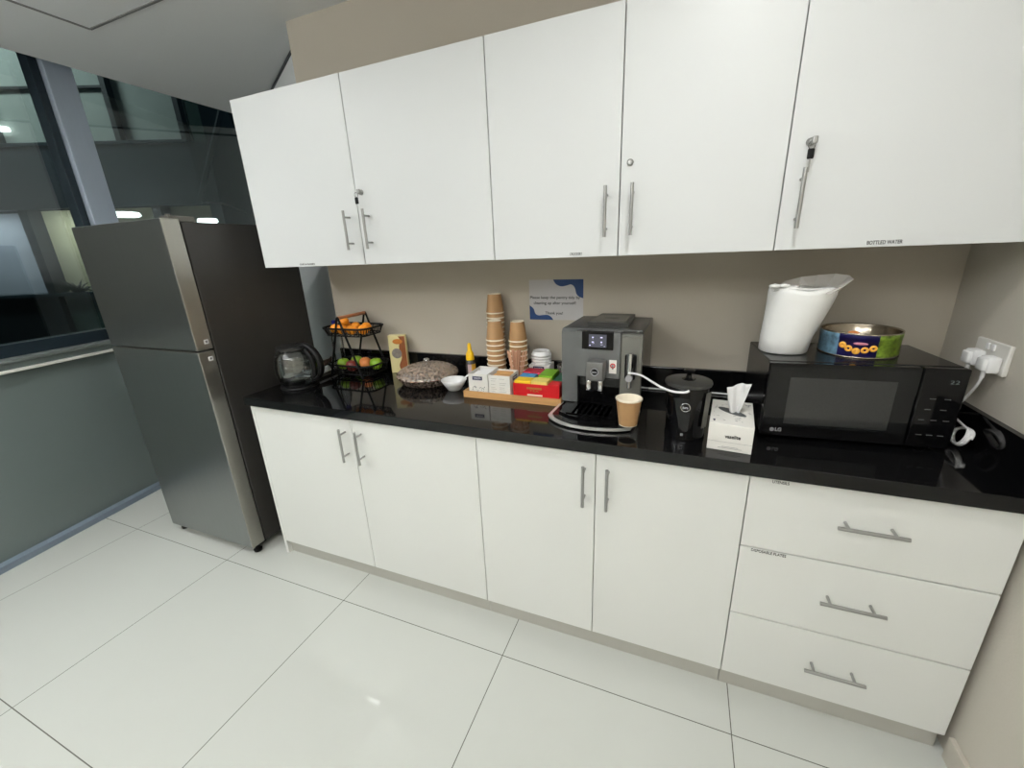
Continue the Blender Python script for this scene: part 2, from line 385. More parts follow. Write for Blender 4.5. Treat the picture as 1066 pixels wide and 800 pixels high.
# return face of the facade after the corner
c1 = Vector((1.86*K, 0, 0)); F2 = CC + (Vector((-6.52, 2.553, 2.11))-CC)*K; F1 = FO + ft*(1.86*K)
d2 = (F2-F1); d2.z = 0; a2 = math.atan2(d2.y, d2.x)-FROT
def fpart2(name, m, s0, s1, z0, z1, y0=0.0, y1=-0.3):
    b_ = bmesh.new(); box(b_, s0, s1, min(y0, y1), max(y0, y1), fz(z0), fz(z1)); o = obj(name, b_, m, fac); o.location = c1; o.rotation_euler = (0, 0, a2); return o
fpart2('side_spandrel', M['f_band'], 0, 9, 2.09, 2.62)
fpart2('side_panel', M['f_green'], 0, 9, 2.62, 4.6, -0.1)
fpart2('side_wall', M['f_band'], 0, 9, 0, 2.07, -0.1)
b_ = bmesh.new(); p0 = Vector((1.86*K, -0.06, fz(2.12))); p1 = Vector((2.29*K, -0.15, fz(2.9))); tube(b_, [p0, p1], 0.05, 6); obj('strut', b_, M['f_band'], fac)
# lamps outside (under the spandrel)
def out_lamp(u_, zz, ww, nm, lab, dy=-0.5):
    t = FO + ft*(u_*K) + fn*dy; b_ = bmesh.new(); lathe(b_, [(0.001, 0.05), (ww*0.9, 0.05), (ww, 0.0), (ww*0.9, -0.02), (0.001, -0.02)], 20)
    o = obj(nm, b_, M['f_lamp'], loc=(t.x, t.y, fz(zz))); tag(o, lab, 'lamp'); return o
M['f_lamp'] = emis('outdoor lamp', (1, 0.98, 0.94, 1), 5)
out_lamp(1.27, 1.965, 0.26, 'round_wall_lamp', 'round glowing lamp outside the window just left above the fridge')
out_lamp(2.0, 1.885, 0.17, 'round_wall_lamp', 'small glowing lamp outside the window behind the right of the fridge top')
out_lamp(0.235, 2.76, 0.10, 'round_wall_lamp', 'glowing lamp outside at the left edge of the window', 0.1)
def oarea(u_, dy, zz, rx, sx, sy, wt, col):  # unseen area lights added to light up the facade
    t = FO + ft*(u_*K) + fn*dy
    return area('courtyard_light', (t.x, t.y, fz(zz)), (rx, 0, FROT), sx, wt, col, 'RECTANGLE', sy)
oarea(-0.3, -2.6, 4.3, math.radians(55), 3, 1, 215, (0.95, 1.0, 0.97))
oarea(-0.35, -0.1, 2.0, math.radians(25), 1.2, 0.2, 13, (0.97, 0.98, 1.0))
oarea(0.55, -0.3, 1.98, math.radians(38), 1.0, 0.2, 11, (1.0, 0.98, 0.93))
# spiky plant on the ledge
bm = bmesh.new()
for k in range(26):
    a = random.uniform(0, 2*PI); l = random.uniform(0.22, 0.42); e = random.uniform(0.05, 0.9)
    d = Vector((math.cos(a)*math.cos(e), math.sin(a)*math.cos(e)*0.5, math.sin(e))); p = Vector((0, 0, 0.0))
    q1 = d*l*0.55 + Vector((0, 0, 0.03)); q2 = d*l + Vector((0, 0, -0.03*(1-e)))
    tube(bm, [p, q1, q2], [0.012, 0.016, 0.002], 5)
t = FO + ft*(0.42*K) + fn*0.05
pl = thing('spiky_plant', 'dark spiky plant on the ledge outside the window', 'plant', (t.x, t.y, fz(1.28)), FROT)
obj('leaves', bm, M['leaf'], pl)
bm = bmesh.new(); lathe(bm, [(0.001, -0.0), (0.09, 0.0), (0.12, 0.06), (0.10, 0.06), (0.001, 0.05)], 14); obj('pot', bm, M['f_dark'], pl)

# ================================================================== CEILING LAMPS AND ADDED FILL LAMPS
lampo = None
names = ['round recessed ceiling lamp near the window', 'round recessed ceiling lamp near the right wall', 'large round ceiling lamp behind the camera', 'large round ceiling lamp at the back right', 'large round ceiling lamp at the back left']
for i, (x, y, r, e) in enumerate(LAMPS):
    t = thing('ceiling_lamp', names[i], 'lamp', (x, y, ROOM_Z), group='ceiling lamps')
    bm = bmesh.new(); lathe(bm, [(r, 0.0), (r+0.02, 0.0), (r+0.018, -0.008), (r, -0.01), (r, 0.0)], 32); obj('ring', bm, M['whitep'], t, smooth=False)
    bm = bmesh.new(); lathe(bm, [(0.001, -0.001), (r-0.001, -0.001)], 32, capb=False); obj('diffuser', bm, M['lampe'], t)

for i, (x, y, e) in enumerate(FILL_UPLIGHTS):  # housings and wires for the added ceiling uplights
    t = thing('pendant_lamp', ['long suspended lamp behind the camera on the right', 'long suspended lamp behind the camera on the left'][i], 'lamp', (x, y, 2.24), group='suspended lamps')
    obj('housing', B(-0.06, 0.06, -0.58, 0.58, 0.0, 0.045, 0.004), M['whitep'], t)
    for q in (-0.5, 0.5):
        bm = bmesh.new(); cyl(bm, (0, q, 0.045), (0, q, ROOM_Z-2.24), 0.0015, 6); obj('wire', bm, M['steel'], t)
bm = bmesh.new(); prism(bm, [(-2.70, 0.082), (-2.70, 0.09), (-4.6, 1.22), (-4.6, 1.212)], ROOM_Z-0.014, ROOM_Z)
struct('trim_8', bm, M['f_dark'])

# ================================================================== KITCHEN CABINETS
BX = [-2.7289, -2.1202, -1.5225, -1.0741, -0.622, -0.0234]
FY = -0.6062
def bar_handle(parent, x, y, z, L=0.155, vert=True, off=0.036):
    bm = bmesh.new(); h = L/2; q = 0.052
    if vert:
        cyl(bm, (x, y-off, z-h), (x, y-off, z+h), 0.0055, 14)
        for s in (-q, q): cyl(bm, (x, y, z+s), (x, y-off, z+s), 0.0042, 10)
    else:
        cyl(bm, (x-h, y-off, z), (x+h, y-off, z), 0.0055, 14)
        for s in (-q, q): cyl(bm, (x+s, y, z), (x+s, y-off, z), 0.0042, 10)
    return obj('handle', bm, M['steel'], parent, auto=0.6)
def door(parent, x0, x1, z0, z1, y, th, m, hx, hz, g=0.0015, name='door'):
    d = obj(name, B(x0+g, x1-g, y, y+th, z0+g, z1-g*1.4, 0.0012, 2), m, parent)
    if hx is not None: bar_handle(d, hx, y, hz)
    return d
def base_unit(x0, x1, label):
    t = thing('base_cabinet', label, 'cabinet', ((x0+x1)/2, -0.3, 0)); t.location = (0, 0, 0)
    bm = bmesh.new(); box(bm, x0+0.001, x1-0.001, FY+0.024, -0.005, 0.082, 0.857); obj('carcass', bm, M['carc'], t)
    bm = bmesh.new(); box(bm, x0+0.001, x1-0.001, -0.583, -0.567, 0.0, 0.081); obj('toe_kick', bm, M['kick'], t)
    return t
t = base_unit(BX[0], BX[2], 'white base cabinet with two doors next to the fridge')
box_ = B(BX[0]-0.0005, BX[0]+0.018, FY, -0.005, 0.0, 0.857, 0.001); obj('end_panel', box_, M['lamb'], t)
door(t, BX[0]+0.018, BX[1], 0.0793, 0.8575, FY, 0.018, M['lamb'], -2.158, 0.7365)
door(t, BX[1], BX[2], 0.0793, 0.8575, FY, 0.018, M['lamb'], -2.072, 0.7365)
t = base_unit(BX[2], BX[4], 'white base cabinet with two doors below the coffee machine')
door(t, BX[2], BX[3], 0.0793, 0.8575, FY, 0.018, M['lamb'], -1.110, 0.7375)
door(t, BX[3], BX[4], 0.0793, 0.8575, FY, 0.018, M['lamb'], -1.0305, 0.7385)
t = base_unit(BX[4], BX[5], 'white three drawer base cabinet by the right wall')
zs = [0.0793, 0.3435, 0.606, 0.8575]; hz = [0.220, 0.4855, 0.7465]
for k in range(3):
    d = obj('drawer', B(BX[4]+0.0015, BX[5], FY, FY+0.018, zs[k]+0.0022, zs[k+1]-0.0022, 0.0012), M['lamb'], t)
    bar_handle(d, -0.325, FY, hz[k], vert=False)
    if k == 2: text('lettering', 'UTENSILS', M['txt'], 0.013, (-0.544, FY-0.0006, 0.841), FRONT, d, 0.042, bold=0.0001)
    if k == 1: text('lettering', 'DISPOSABLE PLATES', M['txt'], 0.013, (-0.544, FY-0.0006, 0.597), FRONT, d, 0.092, bold=0.0001)
obj('filler_strip', B(BX[5], -0.001, -0.50, -0.485, 0.0, 0.857), M['carc'], t)

UX = [-2.7411, -2.1282, -1.5165, -1.0621, -0.6072, -0.002]; UY = -0.36; UZ0, UZ1 = 1.473, 2.1803
def lock(parent, x, z, key=False, side=0):
    bm = bmesh.new(); lathe(bm, [(0.001, 0.010), (0.006, 0.010), (0.0095, 0.007), (0.0105, 0.0), (0.001, 0.0)], 20)
    for v in bm.verts: v.co = Vector((x+v.co.x, UY-v.co.z, z+v.co.y))
    box(bm, x-0.0012, x+0.0012, UY-0.0112, UY-0.009, z-0.004, z+0.004)
    lk = obj('lock', bm, M['steel'], parent, auto=0.6)
    if key:
        kx = x+side
        bm = bmesh.new(); box(bm, x-0.0012, x+0.0012, UY-0.026, UY-0.009, z-0.004, z+0.005)
        lathe(bm, [(0.001, -0.0015), (0.011, -0.0015), (0.011, 0.0015), (0.001, 0.0015)], 16)
        for v in bm.verts[-64:] if False else []: pass
        obj('key', bm_key(x, z), M['steel'], parent); bm.free()
        bm = bmesh.new()
        tube(bm, [(kx, UY-0.024, z-0.008+0.011*math.cos(a)) if False else (kx+0.008*math.sin(a), UY-0.026, z-0.012+0.010*math.cos(a)) for a in [2*PI*i/14 for i in range(14)]], 0.0008, 6, closed=True)
        box(bm, kx-0.008, kx+0.008, UY-0.030, UY-0.024, z-0.046, z-0.020, 0.003)
        obj('key_fob', bm, M['blk'], parent)
        if side == 0:
            bm = bmesh.new(); box(bm, kx-0.002, kx+0.002, UY-0.0285, UY-0.0265, z-0.078, z-0.044, 0.0006); obj('spare_key', bm, M['steel'], parent)
def bm_key(x, z):
    bm = bmesh.new(); box(bm, x-0.001, x+0.001, UY-0.018, UY-0.010, z-0.004, z+0.004)
    box(bm, x-0.001, x+0.012, UY-0.030, UY-0.017, z-0.009, z+0.009, 0.003)
    return bm
def wall_unit(x0, x1, label):
    t = thing('wall_cabinet', label, 'cabinet', (0, 0, 0))
    obj('carcass', B(x0+0.0005, x1-0.0005, UY+0.02, -0.003, UZ0+0.002, UZ1, 0.0008), M['lam'], t)
    return t
t = wall_unit(UX[0], UX[2], 'white wall cabinet with two doors at the left, over the kettle')
d = door(t, UX[0], UX[1], UZ0, UZ1, UY, 0.018, M['lam'], -2.1765, 1.6145, g=0.002)
text('lettering', 'CUPS & GLASSES', M['txt'], 0.010, (-2.464, UY-0.0006, 1.485), FRONT, d, 0.092, bold=0.00005)
d = door(t, UX[1], UX[2], UZ0, UZ1, UY, 0.018, M['lam'], -2.0755, 1.6145, g=0.002); lock(d, -2.098, 1.758, True, -0.006)
t = wall_unit(UX[2], UX[4], 'white wall cabinet with two doors over the coffee machine')
d = door(t, UX[2], UX[3], UZ0, UZ1, UY, 0.018, M['lam'], -1.1025, 1.614, g=0.0018)
text('lettering', 'CROCKERY', M['txt'], 0.012, (-1.205, UY-0.0006, 1.4855), FRONT, d, 0.044, bold=0.0001)
d = door(t, UX[3], UX[4], UZ0, UZ1, UY, 0.018, M['lam'], -1.0195, 1.6155, g=0.0018); lock(d, -1.033, 1.755)
t = wall_unit(UX[4], UX[5], 'white wall cabinet over the microwave, marked for bottled water')
d = door(t, UX[4], UX[5], UZ0, UZ1, UY, 0.018, M['lam'], -0.565, 1.611, g=0.0018); lock(d, -0.557, 1.755, True, 0)
text('lettering', 'BOTTLED WATER', M['txt'], 0.014, (-0.3465, UY-0.0006, 1.4862), FRONT, d, 0.078, bold=0.0001)

ct = thing('countertop', 'black polished granite worktop along the back wall', 'worktop', (0, 0, 0))
obj('slab', B(-2.7381, -0.001, -0.6257, -0.001, 0.8585, 0.90, 0.002), M['granite'], ct)
obj('back_upstand', B(-2.70, -0.001, -0.02, -0.001, 0.9005, 1.0, 0.0015), M['granite'], ct)
obj('side_upstand', B(-0.02, -0.001, -0.6255, -0.0205, 0.9005, 1.0, 0.0015), M['granite'], ct)
CT = 0.9

# ================================================================== FRIDGE
fx0, fx1, fy, fb, fk, fh = -3.547, -2.867, -0.691, -0.6174, -0.0442, 1.695
t = thing('refrigerator', 'tall dark steel top freezer refrigerator left of the worktop', 'refrigerator', (0, 0, 0))
obj('body', B(fx0+0.004, fx1-0.003, fb+0.006, fk, 0.045, fh-0.012, 0.006), M['fridgeside'], t)
def fdoor(z0, z1):
    bm = bmesh.new(); box(bm, fx0, fx1, fy, fb, z0, z1, 0.004, 2)
    bmesh.ops.recalc_face_normals(bm, faces=bm.faces)
    for f in bm.faces:
        if abs(f.normal.x) > 0.8 or abs(f.normal.z) > 0.8: f.material_index = 1
    return obj('door', bm, [M['fridge'], M['fridgeedge']], t)
d1 = fdoor(1.129, fh); d2_ = fdoor(0.05, 1.121)
for d_, z in ((d1, 1.165), (d2_, 1.085)):
    b_ = B(fx1, fx1+0.0012, fb-0.034, fb-0.014, z-0.010, z+0.010, 0.0005); s_ = obj('badge', b_, M['whitep'], d_)
    b_ = B(fx1+0.0012, fx1+0.0016, fb-0.029, fb-0.019, z-0.005, z+0.005); obj('badge_mark', b_, M['txtg'], d_)
bm = bmesh.new(); box(bm, fx1-0.06, fx1-0.005, fb-0.04, fb+0.07, fh-0.012, fh+0.012, 0.004); cyl(bm, (fx1-0.03, fb-0.02, fh), (fx1-0.03, fb-0.02, fh+0.018), 0.012)
obj('top_hinge', bm, M['grill'], t)
bm = bmesh.new(); box(bm, fx0+0.02, fx1-0.02, fb-0.02, fb+0.02, 0.03, 0.049); obj('kick_plate', bm, M['blk'], t)
for x, y in ((fx1-0.03, fy+0.045), (fx0+0.03, fy+0.045), (fx1-0.03, fk-0.05), (fx0+0.03, fk-0.05)):
    bm = bmesh.new(); lathe(bm, [(0.001, 0), (0.02, 0), (0.022, 0.012), (0.012, 0.018), (0.012, 0.05), (0.001, 0.05)], 16, x, y); obj('foot', bm, M['blk'], t, auto=0.6)

# ================================================================== POSTER
t = thing('notice_sign', 'white notice with blue wavy corners on the wall above the coffee cups', 'sign', (-1.384, 0, 1.283))
obj('sheet', B(-0.127, 0.127, -0.0012, -0.0002, -0.091, 0.091), M['paper'], t)
def wave(pts, nm):
    bm = bmesh.new(); quad(bm, [(x, -0.0018, z) for x, z in pts]); 
    r = bmesh.ops.extrude_face_region(bm, geom=list(bm.faces))
    for v in [g for g in r['geom'] if isinstance(g, bmesh.types.BMVert)]: v.co.y += 0.0005
    return obj(nm, bm, M['pblue'], t)
sp = smoothpath([(-0.012, 0, 0.091), (0.002, 0, 0.071), (0.025, 0, 0.061), (0.05, 0, 0.064), (0.072, 0, 0.069), (0.088, 0, 0.055), (0.095, 0, 0.030), (0.107, 0, 0.016), (0.127, 0, 0.008)], 4)
wave([(p.x, p.z) for p in sp] + [(0.127, 0.091)], 'blue_wave')
sp = smoothpath([(-0.127, 0, -0.025), (-0.108, 0, -0.040), (-0.100, 0, -0.062), (-0.085, 0, -0.071), (-0.06, 0, -0.069), (-0.038, 0, -0.069), (-0.022, 0, -0.078), (-0.012, 0, -0.091)], 4)
wave([(p.x, p.z) for p in sp] + [(-0.127, -0.091)], 'blue_wave')
for s_, z, wd in (('Please keep the pantry tidy by', 0.011, 0.236), ('cleaning up after yourself!', -0.014, 0.200), ('Thank you!', -0.060, 0.084)):
    text('lettering', s_, M['txt'], 0.0175, (-0.008 if wd < 0.1 else -0.006, -0.0016, z), FRONT, t, wd, bold=0.0002)

# ================================================================== SOCKET, PLUGS, CABLES
t = thing('wall_socket', 'white double wall socket on the right wall', 'socket', (0, -0.262, 1.160))
obj('plate', B(-0.012, -0.0005, -0.073, 0.073, -0.043, 0.043, 0.003), M['sock'], t)
for yy in (-0.012, 0.012): obj('switch', B(-0.017, -0.012, yy-0.006, yy+0.006, 0.018, 0.036, 0.0015), M['whitep'], t)
def plug(y, z, lab):
    t = thing('power_plug', lab, 'plug', (-0.0125, y, z))
    bm = bmesh.new(); box(bm, -0.028, 0.0, -0.023, 0.023, -0.022, 0.024, 0.006, 3); box(bm, -0.037, -0.024, -0.018, 0.018, -0.017, 0.019, 0.005, 3)
    obj('plug_body', bm, M['whitep'], t, auto=0.6)
    bm = bmesh.new(); cyl(bm, (-0.022, 0, -0.020), (-0.022, 0, -0.040), 0.005, 10); obj('strain_relief', bm, M['whitep'], t)
    return t
pg1 = plug(-0.229, 1.148, 'white plug in the socket half farther from the viewer, its cord behind the microwave'); pg2 = plug(-0.303, 1.144, 'white plug in the socket half nearer the viewer, its cord coiled beside the microwave')
def cordpts(pg, pts): return [Vector(p)-Vector(pg.location) for p in pts]
coil = []
for i in range(40):
    a = 2*PI*i/12 + PI/2; k = i/40
    coil.append((-0.062+0.012*k+0.010*math.sin(a), -0.335+(0.028+0.008*k)*math.cos(a), 0.938+(0.024+0.008*math.sin(i*0.5))*math.sin(a)))
bm = bmesh.new()
tube(bm, cordpts(pg2, smoothpath([(-0.0345, -0.303, 1.106), (-0.038, -0.300, 1.08), (-0.042, -0.275, 1.03), (-0.050, -0.262, 1.0), (-0.055, -0.275, 0.975)] + coil, 3)), 0.0036, 8)
obj('power_cord', bm, M['whitep'], pg2, smooth=True)
bm = bmesh.new()
tube(bm, cordpts(pg1, smoothpath([(-0.0345, -0.229, 1.110), (-0.035, -0.222, 1.07), (-0.04, -0.18, 1.0), (-0.045, -0.12, 0.94), (-0.05, -0.07, 0.907), (-0.12, -0.035, 0.905), (-0.4, -0.030, 0.905), (-0.56, -0.032, 0.905), (-0.72, -0.03, 0.906), (-0.86, -0.032, 0.905), (-0.955, -0.032, 0.905)], 6)), 0.0038, 8)
obj('power_cord', bm, M['whitep'], pg1, smooth=True)

# ================================================================== MICROWAVE
mx, my, mth_, mW, mH, mD = -0.5848, -0.4362, 0.0754, 0.480, 0.240, 0.300
t = thing('microwave_oven', 'black microwave oven on the worktop by the right wall', 'microwave', (mx, my, CT), mth_)
z0 = 0.012
obj('housing', B(0.004, mW-0.004, 0.022, mD, z0+0.004, z0+mH, 0.004), mat('microwave black steel', (0.007, 0.007, 0.0075, 1), 0.22, noise=0.05, spec=0.35), t)
d = obj('door', B(0, mW-0.105, 0, 0.024, z0, z0+mH-0.002, 0.004, 3), M['blkgloss'], t)
M['mwwin'] = mat('microwave window', (0.030, 0.031, 0.030, 1), 0.10, noise=0.3, nscale=500)
obj('glass_front', B(0.004, mW-0.109, -0.0006, 0.001, z0+0.036, z0+mH-0.012, 0.0005), mat('door glass tint', (0.007, 0.0075, 0.008, 1), 0.08, noise=0.05, spec=0.35), d)
obj('window', B(0.060, mW-0.155, -0.0012, 0.001, z0+0.045, z0+mH-0.045, 0.0006), M['mwwin'], d)
text('lettering', 'LG', M['txtw'], 0.016, (0.050, -0.0008, z0+0.022), FRONT, d, 0.017, bold=0.0003)
bm = bmesh.new(); lathe(bm, [(0.001, 0), (0.0065, 0)], 18)
for v in bm.verts: v.co = Vector((0.0325+v.co.x, -0.0008, z0+0.022+v.co.y))
obj('round_emblem', bm, M['txtw'], d)
cp = obj('control_panel', B(mW-0.103, mW, 0, 0.024, z0, z0+mH-0.002, 0.004, 3), M['blkgloss'], t)
text('clock_digits', '22', emis('clock', (0.8, 0.95, 0.9, 1), 0.16), 0.015, (mW-0.030, -0.0008, z0+mH-0.040), FRONT, cp, 0.020, bold=-0.0004)
M['dim'] = mat('faint panel print', rgb(70, 72, 72), 0.5, noise=0.02)
for (zz, xs_) in ((0.150, (0.035, 0.068)), (0.118, (0.030, 0.065)), (0.086, (0.022, 0.050, 0.078)), (0.040, (0.025, 0.05, 0.075))):
    for x_ in xs_: obj('button_mark', B(mW-0.103+x_-0.007, mW-0.103+x_+0.007, -0.0006, 0.0005, z0+zz-0.0012, z0+zz+0.0015), M['dim'], cp)
for x_, y_ in ((0.04, 0.05), (mW-0.04, 0.05), (0.04, mD-0.04), (mW-0.04, mD-0.04)):
    bm = bmesh.new(); cyl(bm, (x_, y_, 0), (x_, y_, z0+0.006), 0.014, 14); obj('foot', bm, M['blk'], t)
MT = CT+z0+mH

# white wrapped cup pack on the microwave
bm = bmesh.new(); seg = 40; rings = []
prof = [(0.0, 0.064, 0, 0), (0.004, 0.069, 0, 0), (0.05, 0.073, 0.004, 0.002), (0.10, 0.080, 0.014, 0.003), (0.15, 0.087, 0.024, 0.004), (0.190, 0.092, 0.030, 0.004), (0.200, 0.091, 0.030, 0.004), (0.204, 0.082, 0.028, 0.003), (0.198, 0.05, 0.02, 0), (0.200, 0.012, -0.02, 0)]
for (z, r, ox, oy) in prof:
    rings.append([bm.verts.new((ox + r*math.cos(2*PI*i/seg)*(1+0.012*math.sin(7*2*PI*i/seg+z*30)*(z > 0.01)), oy + r*0.95*math.sin(2*PI*i/seg), z+0.004*math.sin(5*2*PI*i/seg)*(z > 0.15))) for i in range(seg)])
for k in range(len(rings)-1):
    for i in range(seg): bm.faces.new((rings[k][i], rings[k][(i+1) % seg], rings[k+1][(i+1) % seg], rings[k+1][i]))
bm.faces.new(rings[0]); bm.faces.new(rings[-1])
t = thing('wrapped_pack', 'white round pack in plastic wrap standing on the microwave', 'pack', (-0.527, -0.272, MT+0.001))
obj('pack_body', bm, M['film2'], t, smooth=True)
# folded translucent film collar behind
bm = bmesh.new(); n_ = 9; lo = []; hi = []
for i in range(n_+1):
    a = -0.35*PI + 1.25*PI*i/n_; q = i/n_
    r = 0.090
    lo.append(bm.verts.new((0.030+r*math.cos(a), 0.004+r*0.93*math.sin(a), 0.194)))
    h = 0.040*math.sin(PI*min(1, q*1.15))**0.6 if q < 0.87 else 0.006
    rr = r*1.08 + 0.022*max(0, math.cos(a))
    hi.append(bm.verts.new((0.034+rr*math.cos(a), 0.004+rr*0.93*math.sin(a), 0.194+h*1.15+0.0015*math.sin(i*2.1))))
for i in range(n_): bm.faces.new((lo[i], lo[i+1], hi[i+1], hi[i]))
o = obj('film_collar', bm, M['film'], t); md = o.modifiers.new('s', 'SOLIDIFY'); md.thickness = 0.0008
bm = bmesh.new()
for k in range(16):
    a = random.uniform(0, 2*PI); q = random.uniform(0.004, 0.020)
    c_ = (-0.028+q*math.cos(a)*1.6, -0.045+q*math.sin(a), 0.203+random.uniform(0, 0.014))
    sphere(bm, c_, random.uniform(0.007, 0.012), 1.5, 1, 0.55, 8, 6)
for v in bm.verts: v.co += Vector((random.uniform(-1, 1), random.uniform(-1, 1), random.uniform(-1, 1)))*0.0016
tube(bm, smoothpath([(-0.05, -0.04, 0.203), (-0.01, -0.06, 0.207), (0.03, -0.06, 0.205), (0.07, -0.045, 0.205)], 4), [0.006]*12+[0.004], 7, flat=0.5)
obj('film_knot', bm, M['film2'], t, smooth=True)

# cookie tin
TX, TY, TR, TH = -0.317, -0.240, 0.102, 0.074
t = thing('biscuit_tin', 'round biscuit tin with blue and green print on the microwave', 'tin', (TX, TY, MT+0.001))
M['tinm'] = mat('tin rim metal', rgb(170, 160, 145), 0.22, 1.0, noise=0.03)
M['tnavy'] = mat('tin navy', rgb(26, 22, 78), 0.3, noise=0.06); M['tblue'] = mat('tin pale blue', rgb(120, 160, 184), 0.3, noise=1.0, nscale=60)
M['tgreen'] = mat('tin green', rgb(128, 156, 56), 0.3, noise=1.6, nscale=60); M['cookie'] = mat('cookie print', rgb(236, 170, 60), 0.4, noise=0.1, nscale=80)
M['pink'] = mat('pink print', rgb(206, 130, 150), 0.4, noise=0.1)
bm = bmesh.new(); seg = 72
def tinmi(i):
    a = (math.degrees(2*PI*(i+0.5)/seg)) % 360
    if 180 < a < 224: return 1
    if 224 <= a < 282: return 0
    if 282 <= a < 360: return 2
    return 1
rr = []
for (r, z) in [(TR-0.002, 0.003), (TR, 0.006), (TR, 0.054), (TR+0.0012, 0.0545), (TR+0.0012, TH-0.002)]:
    rr.append([bm.verts.new((r*math.cos(2*PI*i/seg), r*math.sin(2*PI*i/seg), z)) for i in range(seg)])
for k in range(4):
    for i in range(seg):
        f = bm.faces.new((rr[k][i], rr[k][(i+1) % seg], rr[k+1][(i+1) % seg], rr[k+1][i])); f.material_index = tinmi(i)
obj('tin_wall', bm, [M['tnavy'], M['tblue'], M['tgreen']], t, smooth=True)
bm = bmesh.new(); lathe(bm, [(TR-0.001, 0.003), (TR+0.001, 0.0), (0.001, 0.0)], 48); lathe(bm, [(TR+0.0012, TH-0.004), (TR+0.002, TH-0.001), (TR+0.001, TH+0.001), (TR-0.002, TH), (TR-0.003, TH-0.004), (TR-0.004, 0.006), (0.001, 0.005)], 48)
obj('metal_rim', bm, M['tinm'], t, smooth=True)
def onrim(a, z, r=TR+0.0006):
    a = math.radians(a); return Vector((r*math.cos(a), r*math.sin(a), z))
for i, (a, z) in enumerate(((232, 0.037), (241, 0.028), (251.5, 0.022), (263, 0.026), (274, 0.032))):
    bm = bmesh.new(); ri = 0.0 if i in (0, 2) else 0.003; ro = 0.0100
    p = [(max(ri, 0.0005), 0.0), (max(ri, 0.0005)+0.0006, 0.0016), (ro-0.002, 0.0016), (ro, 0.0)]
    lathe(bm, p, 18); o = obj('cookie_picture', bm, M['cookie'], t, loc=onrim(a, z), smooth=True); o.rotation_euler = (PI/2, 0, math.radians(a-270))
bm = bmesh.new(); sphere(bm, (0, 0, 0), 0.012, 1.5, 0.35, 0.08, 14, 6); o = obj('pink_banner', bm, M['pink'], t, loc=onrim(256, 0.045)); o.rotation_euler = (PI/2, 0, math.radians(-14))
bm = bmesh.new()
for k in range(8): 
    a = k*0.8; cx_, cy_ = 0.045*math.cos(a), 0.045*math.sin(a)
    sphere(bm, (cx_, cy_, 0.016), 0.02, 1.2, 0.8, 0.45, 10, 6)
obj('wrapped_sweets', bm, [mat('sweet wrapper', rgb(206, 170, 140), 0.25, noise=0.3, nscale=60)], t, smooth=False)
bm = bmesh.new(); sphere(bm, (-0.035, -0.06, 0.070), 0.012, 1.3, 0.8, 0.6, 10, 6); obj('wrapper_scrap', bm, M['peach'], t)

# ================================================================== TISSUE BOX
tw, thh, td = 0.1203, 0.0867, 0.2206
t = thing('tissue_box', 'white tissue box with a tissue sticking out beside the microwave', 'tissue box', (-0.7422, -0.5613, CT), -0.0936)
obj('carton', B(0, tw, 0, td, 0.0005, thh, 0.0015), M['white'], t)
M['slot'] = mat('dark grey slot print', rgb(84, 88, 88), 0.6, noise=0.05)
bm = bmesh.new(); pr_ = []
for k in range(24):
    a = 2*PI*k/24; pr_.append((0.060+0.042*math.cos(a)*0.95+0.006*math.sin(a), 0.115-0.030*math.cos(a)+0.018*math.sin(a)))
prism(bm, pr_, thh, thh+0.0004); obj('slot', bm, M['slot'], t)
bm = bmesh.new()
rnd = random.Random(3)
for k in range(60):
    x_ = rnd.uniform(0.008, tw-0.008); y_ = rnd.uniform(0.03, td-0.02)
    if abs(x_-0.06) < 0.045 and abs(y_-0.115) < 0.035: continue
    a = rnd.uniform(0, PI); L_ = 0.004; tube(bm, [(x_-L_*math.cos(a), y_-L_*math.sin(a), thh+0.0003), (x_+L_*math.cos(a), y_+L_*math.sin(a), thh+0.0003)], 0.0005, 4)
obj('printed_pattern', bm, M['txtg'], t)
text('lettering', 'vaselite', M['txt'], 0.016, (tw*0.56, -0.0006, thh*0.56), FRONT, t, 0.042, bold=0.0004)
bm = bmesh.new()
for zz, x0_, x1_ in ((0.010, 0.03, 0.095), (0.014, 0.04, 0.085)): box(bm, x0_, x1_, -0.0004, 0.0002, zz, zz+0.001)
box(bm, 0.0, tw, -0.0004, 0.0002, 0.0295, 0.0300)
obj('printed_lines', bm, M['txtg'], t)
text('small_lettering', 'soft', M['navy'], 0.010, (0.012, 0.028, thh+0.0005), (0, 0, PI/2), t, 0.016)
text('small_lettering', 'soft', M['navy'], 0.010, (tw-0.014, td-0.03, thh+0.0005), (0, 0, PI), t, 0.016)
# tissue: pleated cone of paper
bm = bmesh.new(); lv = 10; nn_ = 33; G = []
for j in range(lv):
    q = j/(lv-1); row = []
    for i in range(nn_):
        u_ = i/(nn_-1)-0.5; wd = 0.022+0.044*q**0.8
        x_ = 0.066+0.004*q + u_*wd
        y_ = 0.110 + (0.006+0.001*q)*math.sin(u_*7+q*1.6)+0.0018*q*math.cos(u_*25+q*3)
        z_ = thh-0.004+q*(0.098+0.020*u_+0.002*math.sin(u_*9+1))
        row.append(bm.verts.new((x_, y_, z_)))
    G.append(row)
for j in range(lv-1):
    for i in range(nn_-1): bm.faces.new((G[j][i], G[j][i+1], G[j+1][i+1], G[j+1][i]))
o = obj('tissue', bm, M['tissue'], t, smooth=True); md = o.modifiers.new('s', 'SOLIDIFY'); md.thickness = 0.0006

